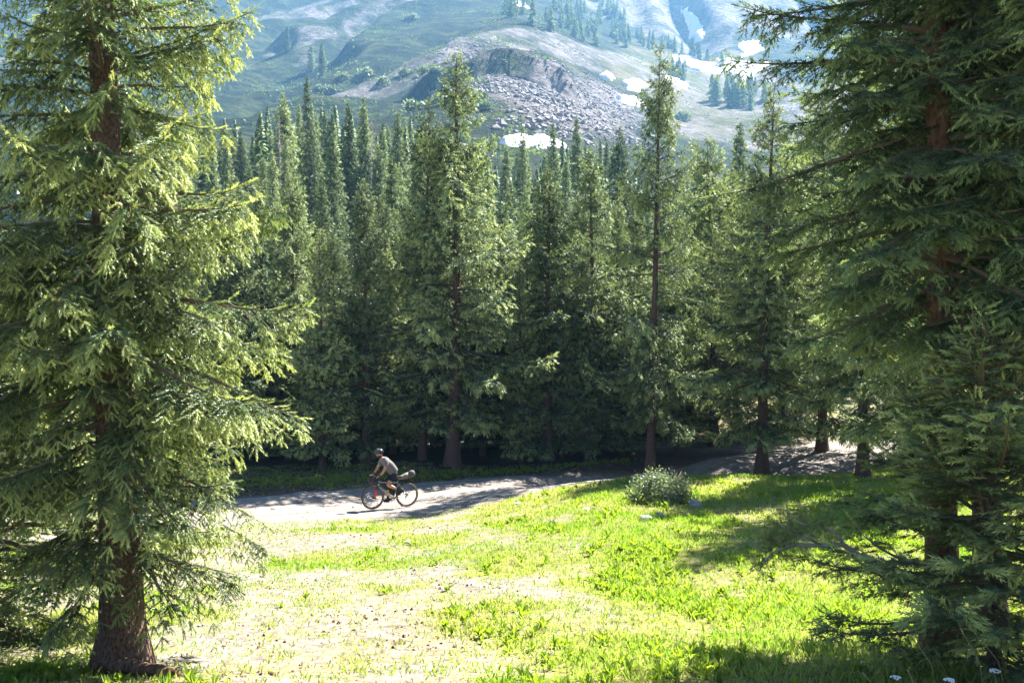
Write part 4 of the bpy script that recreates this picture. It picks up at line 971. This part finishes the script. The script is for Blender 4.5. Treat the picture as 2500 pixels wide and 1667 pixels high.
for s_ in (-1, 1):
    fr.tube([(BB[0]-.02, s_*.02, BB[2]), (0.25, s_*.05, .30), (0, s_*.065, RW)], 0.010, 8)
    fr.tube([(0.30, s_*.015, 0.72), (0, s_*.065, RW)], 0.009, 8)
fr.tube([(BB[0], -.035, BB[2]), (BB[0], .035, BB[2])], 0.024, 12)
fr.build('frame', M['frame'], bike)
fk = MB(); fk.tube([(HB[0]-.005, 0, HB[2]+.01), (HB[0]+.012, 0, HB[2]-.03)], 0.024, 8)
for s_ in (-1, 1): fk.tube([(HB[0]+.01, s_*.03, HB[2]-.01), (.925, s_*.055, .60), (1.0, s_*.055, .42), (1.05, s_*.052, RW)], [.015, .015, .012, .01], 8)
fk.build('fork', M['black'], bike)
hb = MB(); hb.tube([(HT[0]-.005, 0, HT[2]), (HT[0]-.02, 0, .86), (.90, 0, .90), (.925, 0, .905)], .016, 8)
hb.tube([(.93, -.20, .905), (.93, .20, .905)], .0145, 8)
for s_ in (-1, 1):
    hb.tube([(.93, s_*.195, .905), (.97, s_*.21, .907), (1.03, s_*.212, .895), (1.045, s_*.215, .855), (1.02, s_*.218, .80), (.96, s_*.222, .775), (.90, s_*.228, .775)], .0135, 8)
hb.build('handlebar', M['black'], bike)
for s_ in (-1, 1):
    MB().tube([(.985, s_*.21, .915), (1.04, s_*.212, .93), (1.075, s_*.212, .945), (1.085, s_*.212, .96)], [.017, .018, .016, .012], 8).build('brake_hood', M['black'], bike)
    MB().tube([(1.075, s_*.212, .935), (1.095, s_*.214, .89), (1.085, s_*.218, .83)], [.008, .007, .005], 6).build('brake_lever', M['black'], bike)
sp = MB(); sp.tube([ST, (0.262, 0, 0.875)], 0.0135, 8); sp.build('seatpost', M['black'], bike)
sd = MB(); sd.tube([(.13, 0, .905), (.20, 0, .90), (.28, 0, .897), (.36, 0, .897), (.41, 0, .892)], [.028, .030, .024, .016, .010], 10, sx=2.4); sd.build('saddle', M['black'], bike)
CA = math.radians(-42); cr = 0.172
PED = {-1: (BB[0]+cr*math.cos(CA), BB[2]+cr*math.sin(CA)), 1: (BB[0]-cr*math.cos(CA), BB[2]-cr*math.sin(CA))}
for s_ in (-1, 1):
    MB().tube([(BB[0], s_*.055, BB[2]), (PED[s_][0], s_*.07, PED[s_][1])], [.014, .011], 6).build('crank', M['black'], bike)
    MB().box((PED[s_][0], s_*.125, PED[s_][1]), (.045, .042, .008)).build('pedal', M['black'], bike, False)
MB().torus((BB[0], -.045, BB[2]), .085, .006, 28, 6).torus((BB[0], -.045, BB[2]), .05, .008, 24, 6).build('chainring', M['black'], bike)
MB().torus((0, -.045, RW), .05, .012, 20, 6).torus((0, -.04, RW), .03, .014, 20, 6).build('cassette', M['steel'], bike)
MB().tube([(BB[0], -.045, BB[2]+.085), (0, -.045, RW+.06)], .004, 5).tube([(BB[0], -.045, BB[2]-.085), (.03, -.045, RW-.10)], .004, 5).tube([(0, -.05, RW-.04), (.03, -.05, RW-.12)], .018, 6).build('chain', M['steel'], bike)
# luggage strapped to the bike
hbg = MB().tube([(1.055, -.235, .80), (1.055, -.215, .80), (1.06, 0, .795), (1.055, .215, .80), (1.055, .235, .80)], [.055, .085, .09, .085, .055], 14).build('handlebar_bag', M['bagdark'], bike)
MB().torus((1.06, .11, .797), .09, .006, 20, 5).torus((1.06, -.11, .797), .09, .006, 20, 5).build('strap', M['brown'], hbg)
MB().tube([(1.12, -.07, .80), (1.15, 0, .80), (1.12, .07, .80)], [.045, .055, .045], 10).build('bag_pocket', M['bagdark'], bike)
sb = MB().tube([(.30, 0, .84), (.22, 0, .86), (.08, 0, .90), (-.04, 0, .93)], [.035, .06, .075, .085], 12).build('saddle_bag', M['bagtan'], bike)
MB().tube([(-.035, 0, .928), (-.05, 0, .93), (-.16, 0, .96), (-.205, 0, .97), (-.215, 0, .972)], [.07, .098, .105, .09, .04], 14).build('rolled_end', M['baggrey'], sb)
MB().torus((0, 0, 0), .087, .008, 20, 6).build('strap', M['brown'], sb).matrix_local = Matrix.Translation((-.02, 0, .925)) @ Matrix.Rotation(math.radians(90), 4, 'Z')
# frame bag fills the main triangle
tri = [(.315, .70), (.82, .735), (.80, .66), (.455, .36), (.40, .36)]
fb = MB(); base = 0
for s_ in (-1, 1):
    for (a, c) in tri: fb.v.append(Vector((a, s_*.026, c)))
n5 = len(tri); fb.f.append(tuple(range(n5))); fb.f.append(tuple(reversed(range(n5, 2*n5))))
for i in range(n5): fb.f.append((i, i+n5, (i+1) % n5+n5, (i+1) % n5))
fb.build('frame_bag', M['bagdark'], bike, False)
MB().tube([(.62, .0, .785), (.70, 0, .79), (.80, 0, .80)], [.03, .035, .03], 8).build('top_tube_bag', M['bagdark'], bike)
MB().tube([(.60, .04, .50), (.63, .045, .53)], [.03, .03], 8).build('pouch', M['yellow'], bike)
for s_ in (1,):
    fbx = MB().tube([(.985, s_*.10, .575), (.99, s_*.10, .56), (1.0, s_*.10, .53), (1.035, s_*.10, .36), (1.04, s_*.10, .34)], [.020, .024, .034, .034, .030], 12).build('fork_bottle', M['red'], bike)
    MB().tube([(1.035, s_*.10, .355), (1.045, s_*.10, .315)], [.040, .038], 12).build('bottle_cage', M['black'], fbx)

# ------------------------------------------------------------------ rider
M['skin'] = plain('skin', (0.50, 0.26, 0.17), 0.55, noise=0.08)
M['shirt'] = plain('grey_shirt', (0.17, 0.155, 0.155), 0.9, noise=0.08, nscale=30)
M['shorts'] = plain('black_shorts', (0.014, 0.014, 0.018), 0.85, noise=0.3)
M['helmet'] = plain('helmet_shell', (0.025, 0.027, 0.03), 0.3, noise=0.2, spec=0.5)
M['hair'] = plain('dark_beard', (0.03, 0.018, 0.012), 0.9, noise=0.4)
M['lens'] = plain('orange_lens', (0.5, 0.12, 0.03), 0.15, noise=0.1, spec=0.8)
M['shoe'] = plain('brown_shoe', (0.045, 0.025, 0.018), 0.7, noise=0.3)
M['sock'] = plain('dark_sock', (0.06, 0.03, 0.025), 0.9, noise=0.2)
rider = empty('person'); rider.matrix_world = BM
tag(rider, 'cyclist in black helmet, grey t-shirt and black shorts standing on the pedals', 'person')
def skinned(name, verts, edges, mat, parent, root=0, sub=2):
    me = bpy.data.meshes.new(name); me.from_pydata([v[:3] for v in verts], edges, []); o = linkmesh(name, me, mat, parent)
    md = o.modifiers.new('skin', 'SKIN'); md.use_smooth_shade = True; md.branch_smoothing = 0.4
    for i, v in enumerate(verts):
        sv = me.skin_vertices[0].data[i]; r = v[3] if isinstance(v[3], (tuple, list)) else (v[3], v[3]); sv.radius = r; sv.use_root = (i == root)
    ss = o.modifiers.new('sub', 'SUBSURF'); ss.levels = sub; ss.render_levels = sub
    return o
HIP = (.40, 0, 1.00); CH = (.64, 0, 1.31); NK = (.765, 0, 1.43)
Lk, La = (.66, .12, .70), (.33, .125, .545); Rk, Ra = (.60, -.115, .62), (.53, -.125, .275)
vb = [HIP+((.11, .14),), (.47, 0, 1.11, (.105, .135)), (.56, 0, 1.22, (.11, .145)), CH+((.115, .155),), (.72, 0, 1.40, (.085, .11)), NK+(.058,), (.815, 0, 1.49, .054)]
eb = [(i, i+1) for i in range(6)]
def chain(start, pts):
    p = start
    for q in pts: vb.append(q); eb.append((p, len(vb)-1)); p = len(vb)-1
    return p
for s_, k_, a_ in ((1, Lk, La), (-1, Rk, Ra)):
    mid_t = tuple(0.5*(HIP[i]+k_[i]) for i in range(3)); mid_t = (mid_t[0], s_*.105, mid_t[2])
    mid_c = tuple(k_[i]*.65+a_[i]*.35 for i in range(3))
    chain(0, [(HIP[0]+.02, s_*.095, .955, .095), mid_t+(.085,), k_+(.060,), mid_c+(.058,), tuple(k_[i]*.25+a_[i]*.75 for i in range(3))+(.040,), a_+(.034,)])
for s_ in (1, -1):
    w_ = chain(4, [(.715, s_*.14, 1.395, .066), (.72, s_*.185, 1.37, .058), (.775, s_*.235, 1.25, .047), (.82, s_*.26, 1.14, .040), (.895, s_*.24, 1.04, .036), (.955, s_*.22, .972, .027), (.99, s_*.213, .952, (.020, .034))])
    pr = len(vb)-1
    for f, (dy, ln) in enumerate([(-.024, .9), (-.008, 1.0), (.009, .95), (.024, .8)]):
        chain(pr, [(1.02, s_*(.213+dy), .962-abs(dy)*.3, .0095), (1.02+.032*ln, s_*(.213+dy+.016*(1 if dy > 0 else -1)), .945, .0085), (1.015+.028*ln, s_*(.213+dy+.016*(1 if dy > 0 else -1)), .915, .0075)])
    chain(pr, [(.995, s_*.178, .948, .0105), (1.015, s_*.176, .925, .009)])
skinned('body', vb, eb, M['skin'], rider)
# shirt: torso and sleeves, larger than the body
vs_ = [(.395, 0, .985, (.138, .160)), (.46, 0, 1.10, (.132, .156)), (.56, 0, 1.22, (.128, .160)), CH+((.130, .168),), (.72, 0, 1.40, (.115, .140)), (.775, 0, 1.445, .078)]
es_ = [(i, i+1) for i in range(5)]
for s_ in (1, -1):
    p = 4
    for q in [(.715, s_*.14, 1.395, .092), (.72, s_*.19, 1.368, .084), (.752, s_*.215, 1.30, .074), (.785, s_*.242, 1.225, .070)]:
        vs_.append(q); es_.append((p, len(vs_)-1)); p = len(vs_)-1
skinned('shirt', vs_, es_, M['shirt'], rider)
vp = [(.40, 0, 1.005, (.128, .155)), (.44, 0, 1.07, (.122, .150))]; ep = [(0, 1)]
for s_, k_ in ((1, Lk), (-1, Rk)):
    p = 0
    for t in (.12, .45, .72):
        q = tuple(HIP[i]*(1-t)+k_[i]*t for i in range(3)); vp.append((q[0]+.01, s_*(.095 if t < .2 else .108), q[2], .108 if t < .2 else .100)); ep.append((p, len(vp)-1)); p = len(vp)-1
skinned('shorts', vp, ep, M['shorts'], rider)
# head
def headfn(p):
    q = 1.0
    if p.x > 0.3: q *= 1-0.10*max(0, -p.z)
    if p.z < -0.2: q *= 1-0.12*(1-max(0, p.x))*(-p.z)
    return q
hd = MB().ball((0, 0, 0), (.098, .077, .118), 18, 14, headfn)
hd.tube([(.088, 0, .012), (.112, 0, -.018), (.100, 0, -.030)], [.009, .017, .012], 8); head = hd.build('head', M['skin'], rider)
HMAT = Matrix.Translation((.87, 0, 1.585)) @ Matrix.Rotation(math.radians(12), 4, 'Z') @ Matrix.Rotation(math.radians(16), 4, 'Y')
head.matrix_local = HMAT
for s_ in (1, -1):
    MB().ball((-.002, s_*.078, -.012), (.018, .010, .030), 8, 6).build('ear', M['skin'], head)
MB().tube([(.094, -.024, -.056), (.099, 0, -.058), (.094, .024, -.056)], [.004, .007, .004], 6).build('mouth', plain('lips', (.35, .13, .11), .5), head)
MB().ball((.026, 0, -.062), (.078, .070, .066), 14, 10, lambda p: 1.0 if p.z < .45 else .8).build('beard', M['hair'], head)
MB().ball((-.018, 0, .015), (.088, .080, .098), 14, 10).build('hair', M['hair'], head)
gl = MB()
for s_ in (1, -1): gl.ball((.091, s_*.034, .010), (.012, .031, .019), 10, 8)
g_ = gl.build('sunglasses', M['lens'], head)
MB().tube([(.09, -.066, .014), (.03, -.081, .018), (-.02, -.082, .012)], .004, 5).tube([(.09, .066, .014), (.03, .081, .018), (-.02, .082, .012)], .004, 5).tube([(.099, -.012, .016), (.101, 0, .018), (.099, .012, .016)], .004, 5).build('temple_arm', M['black'], g_)
hm = MB(); n_, m_ = 24, 9
for i in range(m_+1):
    ph = (math.pi*0.53)*i/m_
    for k in range(n_):
        a = 6.283*k/n_; rib = 1+0.035*math.cos(6*a)*math.sin(ph)**2
        hm.v.append(Vector((-.008+.128*math.sin(ph)*math.cos(a)*rib, .100*math.sin(ph)*math.sin(a)*rib, .042+.105*math.cos(ph)+(0.012 if math.cos(a) < -.3 and i > 6 else 0)*-1)))
for i in range(m_):
    for k in range(n_): hm.f.append((i*n_+k, (i+1)*n_+k, (i+1)*n_+(k+1) % n_, i*n_+(k+1) % n_))
hel = hm.build('helmet', M['helmet'], head); sf = hel.modifiers.new('solid', 'SOLIDIFY'); sf.thickness = 0.012
for y_ in (-.05, -.017, .017, .05):
    MB().tube([(.095, y_, .075), (.05, y_*1.15, .128), (-.02, y_*1.2, .140), (-.085, y_*1.1, .108)], [.004, .007, .007, .004], 6).build('helmet_rib', plain('helmet_grey', (.22, .23, .25), .35), hel)
MB().tube([(0.01, .09, .03), (.02, .075, -.06), (.03, .03, -.128), (.03, -.03, -.128), (.02, -.075, -.06), (0.01, -.09, .03)], .005, 5).build('chin_strap', M['black'], hel)
# shoes and socks
for s_, a_, toe, heel in ((1, La, (PED[1][0]+.05, .125, PED[1][1]+.03), (PED[1][0]-.085, .125, PED[1][1]+.125)), (-1, Ra, (PED[-1][0]+.08, -.125, PED[-1][1]+.045), (PED[-1][0]-.10, -.125, PED[-1][1]+.075))):
    h, t = Vector(heel), Vector(toe); d = (t-h).normalized(); up = Vector((-d.z, 0, d.x))
    sh = MB().tube([h-d*.025, h-d*.01+up*.005, h+d*.06+up*.012, h+d*.13+up*.002, t-d*.03, t+d*.025, t+d*.04], [.018, .038, .043, .043, .042, .032, .012], 12)
    so = sh.build('shoe', M['shoe'], rider)
    MB().box(h.lerp(t, .5)-up*.034, (.125, .040, .010), Matrix.Rotation(-math.atan2(d.z, d.x), 3, 'Y')).build('sole', M['black'], so)
    A = Vector(a_); MB().tube([h+d*.045+up*.02, A, A+(Vector(Lk if s_ > 0 else Rk)-A)*.2], [.042, .040, .043], 10).build('sock', M['sock'], rider)
    # cuff on the wrists
    MB().tube([(.925, s_*.231, 1.005), (.955, s_*.221, .975)], [.037, .034], 10).build('glove_cuff', M['black'], rider)

# ------------------------------------------------------------------ haze
hz, nt = newmat('haze'); N = nt.nodes
out = N.new('ShaderNodeOutputMaterial'); pv = N.new('ShaderNodeVolumePrincipled'); nt.links.new(pv.outputs[0], out.inputs['Volume'])
pv.inputs['Color'].default_value = (0.27, 0.60, 1.0, 1); pv.inputs['Density'].default_value = 0.0002; pv.inputs['Anisotropy'].default_value = 0.2
zs = ground(Xh, Yh); ztop = float(zs.max())+14; zbot = float(min(zs.min(), ground(X, Y).min() if False else -2.0))-1.5
b = MB(); b.box((0, YMAX/2-5, (ztop+zbot)/2), (YMAX*0.75, YMAX/2+20, (ztop-zbot)/2)); o = b.build('haze', hz, None, False); tag(o, kind='stuff')
print('ztop', ztop, 'tris', sum(len(m_.polygons) for m_ in bpy.data.meshes))
